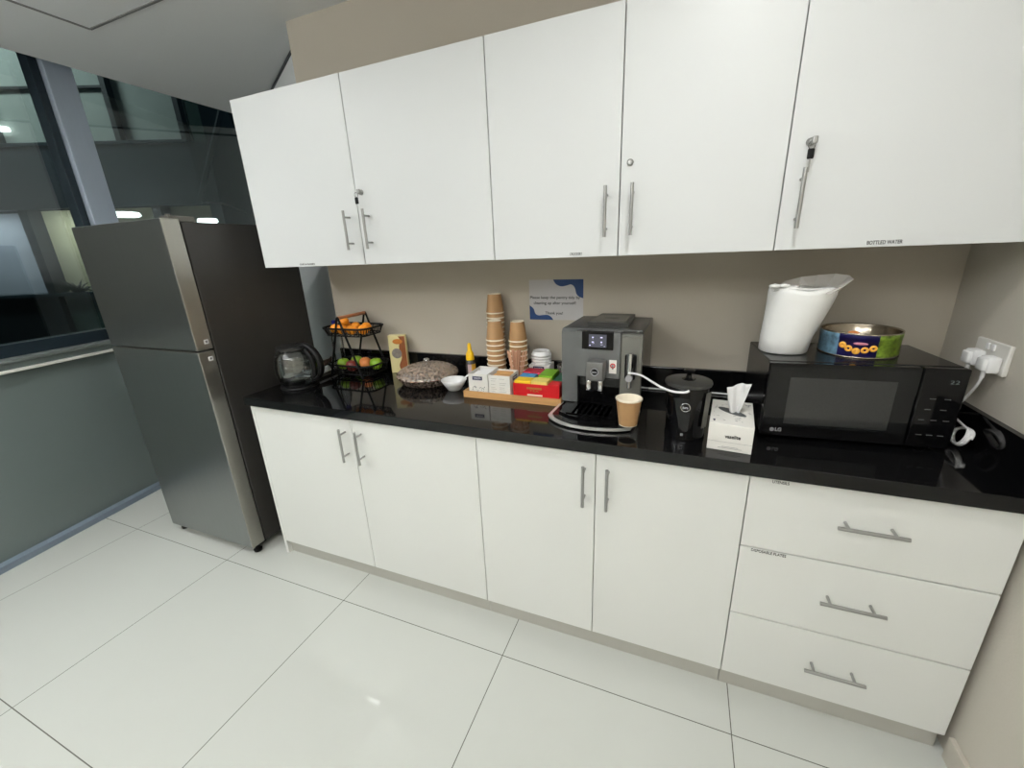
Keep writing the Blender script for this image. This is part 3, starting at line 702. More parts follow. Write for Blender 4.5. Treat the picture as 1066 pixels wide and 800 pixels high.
# ================================================================== MILK COOLER
t = thing('milk_cooler', 'black milk cooler with grey lid and knob, right of the coffee machine', 'milk container', (-0.808, -0.470, CT))
bm = bmesh.new(); lathe(bm, [(0.001, 0.0), (0.058, 0.0), (0.062, 0.004), (0.060, 0.02), (0.060, 0.07), (0.066, 0.13), (0.0685, 0.172), (0.066, 0.176), (0.001, 0.176)], 48); obj('vessel', bm, M['blkgloss'], t, auto=0.7)
bm = bmesh.new(); lathe(bm, [(0.001, 0.1765), (0.070, 0.1765), (0.0715, 0.181), (0.070, 0.188), (0.066, 0.190), (0.001, 0.192)], 48); obj('lid', bm, M['dktop'], t, auto=0.7)
bm = bmesh.new(); lathe(bm, [(0.020, 0.190), (0.022, 0.194), (0.010, 0.197), (0.007, 0.205), (0.009, 0.212), (0.018, 0.216), (0.019, 0.221), (0.012, 0.224), (0.001, 0.2245)], 8); obj('knob', bm, M['blkgloss'], t)
bm = bmesh.new(); 
for k in range(2): pass
lathe(bm, [(0.0120, 0.0), (0.0135, 0.0012), (0.0150, 0.0)], 32)
o = obj('round_emblem', bm, M['chrome'], t, loc=(-0.004, -0.0660, 0.117)); o.rotation_euler = (PI/2-0.04, 0, -0.09)
o = text('lettering', 'jura', M['txtw'], 0.011, (-0.004, -0.0668, 0.117), (PI/2, 0, -0.09), t, 0.017, bold=0.0004)
bm = bmesh.new(); box(bm, -0.012, -0.004, -0.0615, -0.058, 0.018, 0.026, 0.001); obj('front_button', bm, M['txtg'], t)
bm = bmesh.new(); a0 = math.radians(-35)
box(bm, -0.012, 0.012, -0.0015, 0.0008, 0.045, 0.165, 0.001); o = obj('viewing_strip', bm, M['grill'], t, loc=(0.0635*math.cos(a0), 0.0635*math.sin(a0), 0)); o.rotation_euler = (0.06, 0, a0+PI/2)
bm = bmesh.new(); tube(bm, smoothpath([(-1.003, -0.405, 1.078), (-0.985, -0.418, 1.082), (-0.955, -0.44, 1.083), (-0.92, -0.48, 1.077), (-0.885, -0.515, 1.070), (-0.85, -0.540, 1.068), (-0.818, -0.5475, 1.071), (-0.806, -0.5445, 1.076)], 6), 0.0037, 10)
tag(obj('milk_hose', bm, M['whitep'], smooth=True), 'white milk hose from the coffee machine to the milk cooler', 'hose')

# ================================================================== COFFEE MACHINE
cm = thing('coffee_machine', 'dark silver coffee machine with colour display in the middle of the worktop', 'coffee machine', (-1.2614, -0.345, CT), -0.0424)
W2, HH, DD = 0.298, 0.318, 0.300
def side_prof(x0, x1, z0, z1, f, ch=0.012):
    return [(f, z0), (f, z1-ch), (f+ch, z1), (DD, z1), (DD, z0)]
bm = bmesh.new(); prism(bm, side_prof(0, 0, 0.03, HH, 0.0), 0.0, 0.062, 'x')
obj('left_panel', bm, M['dkmetal'], cm)
bm = bmesh.new(); box(bm, 0.0621, 0.2249, 0.034, DD-0.002, 0.012, HH-0.001); box(bm, 0.0621, 0.296, 0.018, DD-0.001, 0.012, HH-0.004); box(bm, 0.004, 0.0621, 0.006, DD-0.004, 0.006, 0.03); 
obj('core', bm, M['blkgloss'], cm)
bm = bmesh.new(); prism(bm, [(-0.028, 0.147), (-0.022, HH-0.003), (0.03, HH), (0.03, 0.147)], 0.0615, 0.2245, 'x'); 
obj('front_panel', bm, M['dkmetal'], cm)
bm = bmesh.new(); prism(bm, [(-0.014, 0.04), (-0.014, 0.300), (-0.004, 0.308), (0.018, 0.308), (0.018, 0.04)], 0.2255, W2, 'x'); obj('right_panel', bm, mat('grey satin panel', rgb(118, 118, 112), 0.38, 0.4, noise=0.03), cm)
bm = bmesh.new(); box(bm, 0.002, W2-0.002, 0.012, DD, HH-0.012, HH+0.003, 0.004); obj('top_cover', bm, M['dktop'], cm)
bm = bmesh.new(); prism(bm, [(0.085, 0.05), (0.235, 0.05), (0.228, 0.27), (0.092, 0.27)], HH+0.003, HH+0.020); obj('bean_lid', bm, M['dktop'], cm)
bm = bmesh.new(); prism(bm, [(0.095, 0.065), (0.225, 0.065), (0.219, 0.20), (0.101, 0.20)], HH+0.0202, HH+0.0235); obj('lid_plate', bm, M['grill'], cm)
bm = bmesh.new(); sphere(bm, (0.16, 0.14, HH+0.0236), 0.02, 1.5, 0.7, 0.06, 18, 8); obj('lid_grip', bm, M['dktop'], cm)
# screen
dsp = obj('display', B(0.086, 0.200, -0.0300, -0.012, 0.252, 0.3175, 0.002), M['blkgloss'], cm); dsp.rotation_euler = (0, 0, 0)
obj('screen', B(0.112, 0.176, -0.0308, -0.0298, 0.261, 0.308), emis('screen glow', rgb(60, 62, 76), 0.9), dsp)
bm = bmesh.new(); bm2 = bmesh.new()
for (x_, z_, w_, h_) in ((0.119, 0.288, 0.006, 0.003), (0.119, 0.2835, 0.003, 0.0015), (0.146, 0.288, 0.008, 0.004), (0.119, 0.273, 0.008, 0.003), (0.146, 0.273, 0.006, 0.005), (0.110, 0.262, 0.005, 0.003), (0.156, 0.260, 0.003, 0.0015), (0.121, 0.2685, 0.008, 0.001), (0.147, 0.2655, 0.008, 0.001)):
    x_ = 0.144+(x_-0.134)*1.15; z_ = 0.2845+(z_-0.277)*1.15; box(bm, x_-w_/2, x_+w_/2, -0.0312, -0.0309, z_-h_/2, z_+h_/2)
obj('screen_icons', bm, emis('icon glow', (0.75, 0.72, 1.0, 1), 1.4), dsp)
# spout
spt = obj('coffee_spout', B(0.114, 0.178, -0.078, -0.028, 0.145, 0.218, 0.006, 3), mat('spout grey', rgb(112, 112, 110), 0.35, 0.5, noise=0.03), cm)
for x_ in (0.124, 0.166):
    bm = bmesh.new(); box(bm, x_-0.009, x_+0.009, -0.074, -0.052, 0.106, 0.147, 0.004, 3); obj('nozzle', bm, M['chrome'], spt, auto=0.6)
bm = bmesh.new(); box(bm, 0.134, 0.156, -0.066, -0.04, 0.108, 0.146, 0.003); obj('spout_core', bm, M['blk'], spt)
bm = bmesh.new(); lathe(bm, [(0.0115, 0.0), (0.013, 0.0014), (0.0145, 0.0)], 32); o = obj('round_emblem', bm, M['txtw'], spt, loc=(0.146, -0.0785, 0.181)); o.rotation_euler = (PI/2, 0, 0)
bm = bmesh.new(); lathe(bm, [(0.001, 0.0008), (0.0112, 0.0008), (0.0114, 0)], 32); o = obj('emblem_disc', bm, M['blk'], spt, loc=(0.146, -0.0783, 0.181)); o.rotation_euler = (PI/2, 0, 0)
text('lettering', 'jura', M['txtw'], 0.010, (0.146, -0.0795, 0.181), FRONT, spt, 0.017, bold=0.0004)
# sticker
st = obj('sticker', B(0.1875, 0.2140, -0.0290, -0.0275, 0.166, 0.216), M['white'], cm)
bm = bmesh.new(); lathe(bm, [(0.005, 0.0), (0.0075, 0.0006), (0.0095, 0.0)], 24)
o = obj('red_mark', bm, M['red'], st, loc=(0.201, -0.0293, 0.195)); o.rotation_euler = (PI/2, 0, 0)
obj('grey_mark', B(0.1985, 0.2035, -0.0296, -0.0290, 0.182, 0.199, 0.0001), M['txtg'], st)
# milk frother on the right panel
fr = obj('milk_frother', B(0.243, 0.281, -0.034, -0.0135, 0.148, 0.240, 0.006, 3), M['blk'], cm)
bm = bmesh.new(); cyl(bm, (0.262, -0.036, 0.168), (0.262, -0.036, 0.246), 0.0125, 18); box(bm, 0.2505, 0.2735, -0.044, -0.030, 0.17, 0.24, 0.004); obj('chrome_sleeve', bm, M['chrome'], fr, auto=0.6)
bm = bmesh.new(); cyl(bm, (0.262, -0.034, 0.120), (0.262, -0.034, 0.150), 0.008, 16); obj('frother_nozzle', bm, M['chrome'], fr, auto=0.6)
bm = bmesh.new(); cyl(bm, (0.262, -0.03, 0.158), (0.262, -0.052, 0.158), 0.012, 18); obj('frother_knob', bm, M['txtw'], fr, auto=0.6)
# drip tray: curved front
arc = [(-0.004, -0.120), (0.02, -0.150), (0.07, -0.180), (0.13, -0.192), (0.19, -0.188), (0.25, -0.172), (0.290, -0.150), (0.300, -0.06), (0.296, 0.03), (0.0, 0.03)]
def scaled(poly, k, oy=0): return [(0.148+(x-0.148)*k, y*k+oy) for x, y in poly]
arcs = [(p.x, p.y) for p in smoothpath([(x, y, 0) for x, y in arc[:7]], 4)] + arc[7:]
bm = bmesh.new(); prism(bm, scaled(arcs, 0.97), 0.0005, 0.008); obj('tray_foot', bm, M['blk'], cm)
bm = bmesh.new(); prism(bm, [(x-(0.010 if x < 0.1 else 0), y) for x, y in scaled(arcs, 1.01, 0)], 0.006, 0.014); obj('tray_edge', bm, mat('silver tray edge', rgb(226, 226, 222), 0.3, 0.6, noise=0.05, nscale=60), cm)
bm = bmesh.new(); prism(bm, scaled([(0.02, -0.105), (0.07, -0.135), (0.13, -0.148), (0.19, -0.146), (0.24, -0.132), (0.268, -0.112), (0.275, 0.02), (0.02, 0.02)], 1.0), 0.019, 0.0265); obj('drip_tray', bm, M['blkgloss'], cm)
bm = bmesh.new(); prism(bm, scaled(arcs, 0.975, 0), 0.0141, 0.0189); obj('tray_shelf', bm, M['blkgloss'], cm)
bm = bmesh.new()
for k in range(8): box(bm, 0.082+k*0.020, 0.053+k*0.020, -0.118, 0.0, 0.0265, 0.0295, 0.001)
box(bm, 0.075, 0.245, -0.106, -0.100, 0.0265, 0.0292); box(bm, 0.075, 0.245, -0.010, -0.002, 0.0265, 0.0292)
obj('drip_grid', bm, M['blkgloss'], cm)

# ================================================================== PAPER CUPS
def cup_bm(up=False):
    bm = bmesh.new()
    # inverted: rim at z=0
    prof = [(0.0395, 0.002), (0.0290, 0.083), (0.001, 0.083)]
    lathe(bm, prof, 28, mi=1)
    prof = [(0.0395, 0.002), (0.0410, 0.0), (0.0435, 0.001), (0.0440, 0.0035), (0.0430, 0.006), (0.0412, 0.0065)]
    lathe(bm, prof, 28, mi=1)
    lathe(bm, [(0.0412, 0.0065), (0.0305, 0.088)], 28, mi=0)
    lathe(bm, [(0.0305, 0.088), (0.0300, 0.0905), (0.0288, 0.0905), (0.0284, 0.0865), (0.001, 0.0865)], 28, mi=1)
    if up:
        for v in bm.verts: v.co.z = 0.0905-v.co.z
    bmesh.ops.remove_doubles(bm, verts=bm.verts, dist=0.00002)
    return bm
ordn = ['top', 'second', 'third', 'fourth', 'fifth', 'sixth', 'seventh', 'eighth', 'ninth', 'tenth', 'eleventh', 'twelfth', 'thirteenth', 'fourteenth', 'fifteenth', 'sixteenth', 'seventeenth', 'eighteenth', 'nineteenth', 'twentieth']
TZ = 0.9125
cup0 = None
for (cx_, cy_, n, sp_, nm) in ((-1.629, -0.150, 10, 0.0230, 'short left stack'), (-1.662, -0.063, 15, 0.0226, 'tall stack at the back'), (-1.526, -0.128, 10, 0.0225, 'right stack beside the stirrers')):
    for k in range(n):
        lab = 'upside-down brown paper cup, %s from the top of the %s' % (ordn[n-1-k], nm) if k < n-1 else 'upside-down brown paper cup at the very top of the %s' % nm
        loc = (cx_+random.uniform(-0.0006, 0.0006), cy_+random.uniform(-0.0006, 0.0006), TZ+k*sp_)
        if cup0 is None:
            cup0 = obj('paper_cup', cup_bm(), [M['kraft'], M['cream']], auto=0.7); c_ = cup0; c_.location = loc
        else:
            c_ = cup0.copy(); C.objects.link(c_); c_.location = loc
        tag(c_, lab, 'paper cup', 'paper cups in the %s' % nm)
c_ = obj('paper_cup', cup_bm(True), [M['kraft'], M['cream']], auto=0.7); c_.location = (-0.986, -0.512, CT+0.0305); c_.scale = (1, 1, 1.06)
tag(c_, 'brown paper cup standing upright on the drip tray of the coffee machine', 'paper cup')

# ================================================================== WOODEN TRAY AND ITS CONTENTS
t = thing('wooden_tray', 'light wooden tray holding cups, sachets and tea', 'tray', (-1.7086, -0.3432, CT))
tW, tD = 0.4423, 0.320
bm = bmesh.new(); box(bm, 0, tW, 0, tD, 0.0005, 0.012, 0.001)
obj('base_board', bm, M['wood'], t)
for a in ((0, tW, 0, 0.009), (0, tW, tD-0.009, tD), (0, 0.009, 0.009, tD-0.009), (tW-0.009, tW, 0.009, tD-0.009)):
    obj('side_board', B(a[0], a[1], a[2], a[3], 0.012, 0.030, 0.001), M['wood'], t)
def open_box(name, lab, x, y, w_, d_, h_, rz, m, cat='box', th=0.0015, hb=None):
    t = thing(name, lab, cat, (x, y, TZ), rz); bm = bmesh.new(); hb = hb or h_
    box(bm, 0, w_, 0, d_, 0, 0.0015); box(bm, 0, w_, 0, th, 0.0015, h_); box(bm, 0, w_, d_-th, d_, 0.0015, hb)
    for x0_ in (0, w_-th): prism(bm, [(th, 0.0015), (d_-th, 0.0015), (d_-th, hb), (th, h_)], x0_, x0_+th, 'x')
    obj('carton', bm, m, t); return t
def sachets(t, w_, d_, h_, m, n, top):
    rnd = random.Random(n)
    for k in range(n):
        bm = bmesh.new(); yy = 0.008+(d_-0.016)*k/(n-1); x0_ = 0.005+rnd.uniform(0, 0.012); hgt = top-rnd.uniform(0, 0.010)
        box(bm, 0, w_-0.024, -0.002, 0.002, 0.004, hgt, 0.0009); o = obj('sachet', bm, m, loc=(0, 0, 0)); 
        wp = t.matrix_basis @ Vector((x0_, yy, 0)); o.location = wp; o.rotation_euler = (rnd.uniform(-0.06, 0.06), 0, t.rotation_euler[2])
        tag(o, None or ('white sugar sachet in the left white box, row %s' if m is M['whitep'] else 'brown sugar sachet in the right white box, row %s') % ordn_row(k, n), 'sachet', 'white sugar sachets' if m is M['whitep'] else 'brown sugar sachets')
def ordn_row(k, n): return 'at the front' if k == 0 else ('at the back' if k == n-1 else ordn[k]+' from the front')
bx1 = open_box('sachet_box', 'white open box of white sachets at the left end of the tray', -1.685, -0.330, 0.090, 0.125, 0.094, 0.03, M['white'])
M['wsach'] = M['whitep']
sachets(bx1, 0.090, 0.125, 0.094, M['whitep'], 9, 0.090)
bx2 = open_box('sachet_box', 'white open box of brown sachets beside the red tea box', -1.590, -0.328, 0.098, 0.102, 0.094, 0.0, M['white'])
M['bsach'] = mat('brown sachet paper', rgb(196, 150, 96), 0.6, noise=0.2, nscale=60)
sachets(bx2, 0.098, 0.102, 0.094, M['bsach'], 8, 0.092)
def brand(parent, x, z, w_, h_, rot=FRONT, y=-0.0004, face='front'):
    if face == 'front':
        o = obj('navy_label', B(x-w_/2, x+w_/2, y-0.0004, y+0.0004, z-h_/2, z+h_/2), M['navy'], parent)
        text('lettering', 'PASSION', M['whitep'], h_*0.62, (x, y-0.0006, z), FRONT, o, w_*0.72)
    else:
        o = obj('navy_label', B(y-0.0004, y+0.0004, x-w_/2, x+w_/2, z-h_/2, z+h_/2), M['navy'], parent)
        text('lettering', 'PASSION', M['whitep'], h_*0.62, (y+0.0006, x, z), (PI/2, 0, PI/2), o, w_*0.72)
brand(bx1, 0.042, 0.075, 0.046, 0.016)
bm = bmesh.new()
rnd = random.Random(5)
for k in range(22):
    x_ = 0.018+rnd.uniform(0, 0.055); z_ = 0.012+rnd.uniform(0, 0.024); a = rnd.uniform(0, PI)
    tube(bm, [(x_, -0.0003, z_), (x_+0.006*math.cos(a), -0.0003, z_+0.006*math.sin(a))], 0.0009, 4)
obj('printed_picture', bm, M['txtg'], bx1)
brand(bx2, 0.059, 0.074, 0.050, 0.016, y=0.0982, face='side')
bm = bmesh.new()
for zz in (0.078, 0.068, 0.060, 0.052, 0.040, 0.032, 0.022): 
    for x0_, x1_ in ((0.010, 0.040), (0.050, 0.085)):
        if rnd.random() < 0.85: box(bm, x0_, x1_-rnd.uniform(0, 0.012), -0.0004, 0.0002, zz, zz+0.0014)
obj('printed_lines', bm, mat('pale grey print', rgb(176, 176, 168), 0.6, noise=0.02), bx2)
# red tea box
rb = open_box('tea_box', 'red open tea box at the right end of the tray', -1.477, -0.328, 0.200, 0.185, 0.068, 0.0, M['red'], hb=0.068)
obj('printed_gold_mark', B(0.06, 0.125, -0.0005, 0.0002, 0.046, 0.054), M['gold'], rb)
text('lettering', 'TEA', M['gold'], 0.012, (0.092, -0.0006, 0.0385), FRONT, rb, 0.04)
obj('lower_tab', B(0.062, 0.128, -0.0006, 0.0002, 0.0175, 0.0245), M['cream'], rb)
def teapack(x0_, x1_, y0_, y1_, h_, m, lab):
    o = obj('tea_packet', B(x0_, x1_, y0_, y1_, 0.0018, h_, 0.0012), m); o.location = (-1.477, -0.328, TZ); tag(o, lab, 'tea packet', 'tea packets in the red box')
teapack(0.004, 0.075, 0.004, 0.062, 0.078, M['yel'], 'yellow tea packet at the front left of the red tea box')
teapack(0.078, 0.146, 0.004, 0.066, 0.080, M['pyel'], 'pale yellow tea packet in the front middle of the red tea box')
teapack(0.004, 0.072, 0.066, 0.112, 0.080, M['blu'], 'light blue tea packet in the left middle of the red tea box')
teapack(0.004, 0.084, 0.115, 0.180, 0.084, M['crim'], 'crimson tea packet at the back left of the red tea box')
teapack(0.088, 0.150, 0.070, 0.180, 0.086, M['grn'], 'lime green tea packet at the back of the red tea box')
teapack(0.153, 0.196, 0.066, 0.180, 0.072, M['teal'], 'dark teal tea packet at the right of the red tea box')
teapack(0.150, 0.196, 0.004, 0.062, 0.070, mat('bright red packet', rgb(205, 20, 34), 0.4, noise=0.04), 'red tea packet at the front right of the red tea box')
# creamer box and lids
wb = thing('creamer_box', 'white box with navy label behind the red tea box', 'box', (-1.478, -0.128, TZ))
obj('carton', B(0, 0.096, 0, 0.084, 0, 0.092, 0.002), M['white'], wb); brand(wb, 0.047, 0.078, 0.052, 0.018)
lid_n = 4
for k in range(lid_n):
    bm = bmesh.new(); lathe(bm, [(0.0455, 0.0), (0.0465, 0.003), (0.0455, 0.008), (0.0425, 0.010), (0.0400, 0.020), (0.037, 0.0225), (0.0345, 0.0215), (0.033, 0.018), (0.001, 0.018)], 32)
    if k == lid_n-1: lathe(bm, [(0.006, 0.018), (0.006, 0.0195), (0.001, 0.0195)], 10, 0.02, 0.01)
    o = obj('cup_lid', bm, M['whitep'], auto=0.8); o.location = (-1.430, -0.086, TZ+0.0925+k*0.0125)
    o.modifiers.new('s', 'SOLIDIFY').thickness = 0.0006
    tag(o, 'white plastic cup lid, %s of the pile beside the coffee machine' % ['lowest', 'second from the bottom', 'second from the top', 'topmost'][k], 'lid', 'cup lids')
# cut glass tumbler
t = thing('glass_tumbler', 'cut glass tumbler between the cup lids and the coffee machine', 'glass', (-1.320, -0.080, TZ))
bm = bmesh.new(); lathe(bm, [(0.001, 0.001), (0.026, 0.001), (0.030, 0.004), (0.036, 0.090), (0.0345, 0.090), (0.029, 0.012), (0.001, 0.010)], 24); obj('glass_wall', bm, glass('tumbler glass', (0.85, 0.85, 0.85, 1), 0.3, 0.15, bump=1.0, nscale=110), t, smooth=True)
# stirrers in glass holder
hx_, hy_ = -1.512, -0.196
t = thing('stirrer_holder', 'small clear beaker holding the wooden stirrers', 'beaker', (hx_, hy_, TZ))
bm = bmesh.new(); lathe(bm, [(0.001, 0.0005), (0.013, 0.0005), (0.0135, 0.003), (0.0175, 0.075), (0.0168, 0.075), (0.0128, 0.004), (0.001, 0.003)], 20); obj('beaker_wall', bm, M['glass'], t, smooth=True)
rnd = random.Random(11); st0 = None
for k in range(26):
    a = 2*PI*k/26*2.4; q = 0.4+0.6*((k*7) % 26)/26
    bx_, by_ = 0.008*q*math.cos(a), 0.008*q*math.sin(a); tx_, ty_ = 0.052*q*math.cos(a+0.15), 0.020*q*math.sin(a+0.15)-0.004
    bm = bmesh.new(); Lz = 0.176-rnd.uniform(0, 0.006)
    d_ = Vector((tx_-bx_, ty_-by_, Lz)).normalized(); sd = Vector((math.cos(a*1.3), math.sin(a*1.3), 0)).cross(d_).normalized(); nn2 = d_.cross(sd)
    pts = []
    P0_ = Vector((bx_, by_, 0.004)); P1_ = Vector((tx_, ty_, Lz))
    vs = [bm.verts.new(P+sd*s1*0.0032+nn2*s2*0.0007) for P in (P0_, P1_) for (s1, s2) in ((-1, -1), (1, -1), (1, 1), (-1, 1))]
    for f in ((0, 1, 2, 3), (4, 5, 6, 7), (0, 1, 5, 4), (1, 2, 6, 5), (2, 3, 7, 6), (3, 0, 4, 7)): bm.faces.new([vs[i] for i in f])
    o = obj('wooden_stirrer', bm, M['stir'], loc=(hx_, hy_, TZ)); tag(o, 'flat wooden stirrer in the bundle in front of the right cup stack', 'stirrer', 'wooden stirrers')

# ================================================================== SYRUP BOTTLE
t = thing('syrup_bottle', 'squeeze bottle with yellow cap standing behind the tray', 'bottle', (-1.795, -0.098, CT))
M['bdark'] = mat('dark honey plastic', rgb(60, 54, 50), 0.15, noise=0.1)
bm = bmesh.new(); lathe(bm, [(0.001, 0), (0.024, 0), (0.0255, 0.004), (0.0255, 0.08), (0.022, 0.098), (0.0165, 0.103), (0.001, 0.104)], 28); obj('bottle_body', bm, M['bdark'], t, auto=0.7)
bm = bmesh.new(); lathe(bm, [(0.0175, 0.101), (0.0205, 0.104), (0.019, 0.135), (0.015, 0.142), (0.0105, 0.150), (0.0085, 0.178), (0.006, 0.186), (0.001, 0.187)], 24); obj('cap', bm, M['yplast'], t, auto=0.7)
bm = bmesh.new()
for i in range(12):
    a0 = math.radians(-95+i*8.5); a1 = math.radians(-95+(i+1)*8.5); r = 0.0259
    quad(bm, [(r*math.cos(a0), r*math.sin(a0), 0.03), (r*math.cos(a1), r*math.sin(a1), 0.03), (r*math.cos(a1), r*math.sin(a1), 0.085), (r*math.cos(a0), r*math.sin(a0), 0.085)], 0 if i > 4 else 1)
obj('label', bm, [mat('amber label', rgb(216, 164, 40), 0.5, noise=0.2, nscale=60), mat('pink label', rgb(200, 172, 172), 0.5, noise=0.1)], t)

# ================================================================== BOWL AND SPOON
t = thing('small_bowl', 'small white bowl in front of the glass dish', 'bowl', (-1.800, -0.262, CT))
bm = bmesh.new(); lathe(bm, [(0.001, 0.0005), (0.026, 0.0005), (0.030, 0.003), (0.048, 0.030), (0.060, 0.050), (0.0585, 0.0505), (0.046, 0.031), (0.028, 0.006), (0.001, 0.005)], 40); obj('bowl_wall', bm, M['whitep'], t, smooth=True)
t = thing('serving_spoon', 'white spoon resting in the small white bowl', 'spoon', (-1.800, -0.262, CT))
bm = bmesh.new(); tube(bm, smoothpath([(-0.005, 0.0, 0.012), (0.02, 0.02, 0.034), (0.05, 0.045, 0.060), (0.085, 0.072, 0.082)], 4), [0.007]*8+[0.009]*5, 8, flat=0.4); obj('spoon_handle', bm, M['whitep'], t, smooth=True)

# ================================================================== LIDDED GLASS DISH
DX, DY, DR = -1.995, -0.180, 0.15
t = thing('glass_dish', 'round cut glass dish with a domed glass lid', 'dish', (DX, DY, CT))
def flute(bm, n=36, amp=0.012):
    for v in bm.verts:
        r = math.hypot(v.co.x, v.co.y)
        if r > 0.02:
            k = 1+amp*(1 if int(round(math.atan2(v.co.y, v.co.x)/(2*PI/(2*n)))) % 2 else -1)*min(1, r/0.1); v.co.x *= k; v.co.y *= k; v.co.z *= 1+amp*1.5*(1 if int(round(r*220)) % 2 else -1)
    return bm
bm = bmesh.new(); lathe(bm, [(0.001, 0.001), (0.112, 0.001), (0.120, 0.004), (0.134, 0.018), (0.148, 0.036), (0.152, 0.041), (0.147, 0.041), (0.116, 0.009), (0.001, 0.007)], 72); obj('dish_base', flute(bm), M['cut'], t)
bm = bmesh.new(); lathe(bm, [(0.151, 0.0425), (0.148, 0.052), (0.138, 0.062), (0.124, 0.070), (0.106, 0.077), (0.086, 0.083), (0.062, 0.088), (0.036, 0.091), (0.012, 0.092), (0.001, 0.092), (0.001, 0.089), (0.035, 0.088), (0.084, 0.080), (0.120, 0.067), (0.142, 0.052), (0.147, 0.0425)], 72)
ld = obj('dish_lid', flute(bm), M['cut'], t)
bm = bmesh.new(); lathe(bm, [(0.009, 0.091), (0.006, 0.097), (0.007, 0.100), (0.013, 0.104), (0.0155, 0.111), (0.012, 0.118), (0.001, 0.121)], 16); obj('lid_knob', bm, glass('knob glass', (0.8, 0.8, 0.8, 1), 0.35, 0.05), ld, smooth=True)
rnd = random.Random(21); M['snack'] = mat('brown snack', rgb(206, 150, 104), 0.6, noise=0.3, nscale=60); M['snack2'] = mat('reddish snack', rgb(176, 90, 72), 0.6, noise=0.3, nscale=60)
n_ = 0
for k in range(40):
    a = k*2.39996; r = 0.108*math.sqrt((k+0.5)/40); 
    bm = bmesh.new(); sphere(bm, (0, 0, 0), 0.015, 1.25, 0.85, 0.55, 10, 7)
    o = obj('snack_piece', bm, M['snack'] if k % 3 else M['snack2'], smooth=True); o.location = (DX+r*math.cos(a), DY+r*math.sin(a), CT+0.020+(0.013 if k % 2 else 0.0)+0.014*(1-r/0.108)); o.rotation_euler = (rnd.uniform(-0.3, 0.3), rnd.uniform(-0.3, 0.3), rnd.uniform(0, 6))
    tag(o, 'brown or reddish snack piece inside the lidded glass dish', 'snack', 'snacks in the glass dish')

# ================================================================== SNACK PACK
t = thing('snack_carton', 'cream and brown snack carton standing against the back wall', 'carton', (-2.278, -0.100, CT), 0.3654)
w_, h_, dd_ = 0.0914, 0.2057, 0.038
bm = bmesh.new(); vs = []
M['pk'] = mat('cream carton', rgb(216, 204, 150), 0.4, noise=0.04, nscale=20); M['pkb'] = mat('brown print', rgb(132, 74, 34), 0.4, noise=0.25, nscale=60); M['pko'] = mat('orange brown print', rgb(190, 116, 40), 0.4, noise=0.2, nscale=60)
obj('carton_body', B(0, w_, 0, dd_, 0.0005, h_, 0.003), M['pk'], t)
bm = bmesh.new(); sp = smoothpath([(0.058, 0, 0.004), (0.046, 0, 0.04), (0.064, 0, 0.085), (0.056, 0, 0.12), (0.056, 0, 0.15), (0.066, 0, 0.175), (0.055, 0, 0.200)], 4)
poly = [(p.x, p.z) for p in sp] + [(w_-0.002, 0.200), (w_-0.002, 0.004)]
prism(bm, poly, -0.0008, 0.0, 'y'); obj('brown_print', bm, M['pkb'], t)
bm = bmesh.new(); sphere(bm, (0.050, -0.0006, 0.172), 0.018, 1.5, 0.05, 0.8, 20, 8); obj('orange_print', bm, M['pko'], t)
bm = bmesh.new(); lathe(bm, [(0.001, 0.0012), (0.025, 0.0012), (0.0275, 0.0)], 28); o = obj('round_window', bm, mat('grey picture', rgb(126, 118, 112), 0.3, noise=0.5, nscale=50), t, loc=(0.040, -0.0002, 0.108)); o.rotation_euler = (PI/2, 0, 0)

# ================================================================== TWO TIER BASKET
BXc, BYc = -2.452, -0.148
t = thing('fruit_basket', 'two tier black wire fruit basket with wooden handle', 'basket', (BXc, BYc, CT))
def rrect(hx, hy, r, z, n=5):
    out = []
    for (sx, sy, a0) in ((1, 1, 0), (-1, 1, PI/2), (-1, -1, PI), (1, -1, 1.5*PI)):
        for k in range(n+1):
            a = a0 + PI/2*k/n; out.append(Vector((sx*(hx-r)+r*math.cos(a), sy*(hy-r)+r*math.sin(a), z)))
    return out
def tier(zr, zb, hx, hy, nm):
    bm = bmesh.new(); top = rrect(hx, hy, 0.045, zr); bot = rrect(hx*0.88, hy*0.86, 0.035, zb)
    tube(bm, top, 0.0052, 8, closed=True); tube(bm, bot, 0.0035, 6, closed=True)
    for i in range(len(top)): tube(bm, [top[i], bot[i]], 0.0018, 5)
    for k in range(1, 10):
        x_ = -hx+2*hx*k/10
        for s in (-1, 1): tube(bm, [(x_, s*hy, zr), (x_*0.88, s*hy*0.86, zb)], 0.0018, 5)
        tube(bm, [(x_*0.88, -hy*0.86, zb), (x_*0.88, hy*0.86, zb)], 0.0018, 5)
    for k in range(1, 6):
        y_ = -hy+2*hy*k/6
        for s in (-1, 1): tube(bm, [(s*hx, y_, zr), (s*hx*0.88, y_*0.86, zb)], 0.0018, 5)
    for y_ in (-0.3, 0.3): tube(bm, [(-hx*0.88, y_*hy, zb), (hx*0.88, y_*hy, zb)], 0.0018, 5)
    return obj(nm, bm, M['blkmat'], t)
tier(0.260, 0.222, 0.142, 0.092, 'upper_tray'); tier(0.066, 0.018, 0.146, 0.095, 'lower_tray')
for s in (-1, 1):
    y_ = s*0.1005
    for q in (-1, 1):
        bm = bmesh.new(); tube(bm, [(0.004*q, y_, 0.317), (q*0.105, y_, 0.006)], 0.0056, 8); obj('leg', bm, M['blkmat'], t)
    bm = bmesh.new(); sphere(bm, (0, y_, 0.317), 0.008, 1, 1, 1, 10, 8); obj('pivot', bm, M['blkmat'], t)
bm = bmesh.new(); cyl(bm, (0, -0.098, 0.317), (0, 0.098, 0.317), 0.0085, 14); obj('handle', bm, M['woodh'], t, auto=0.6)
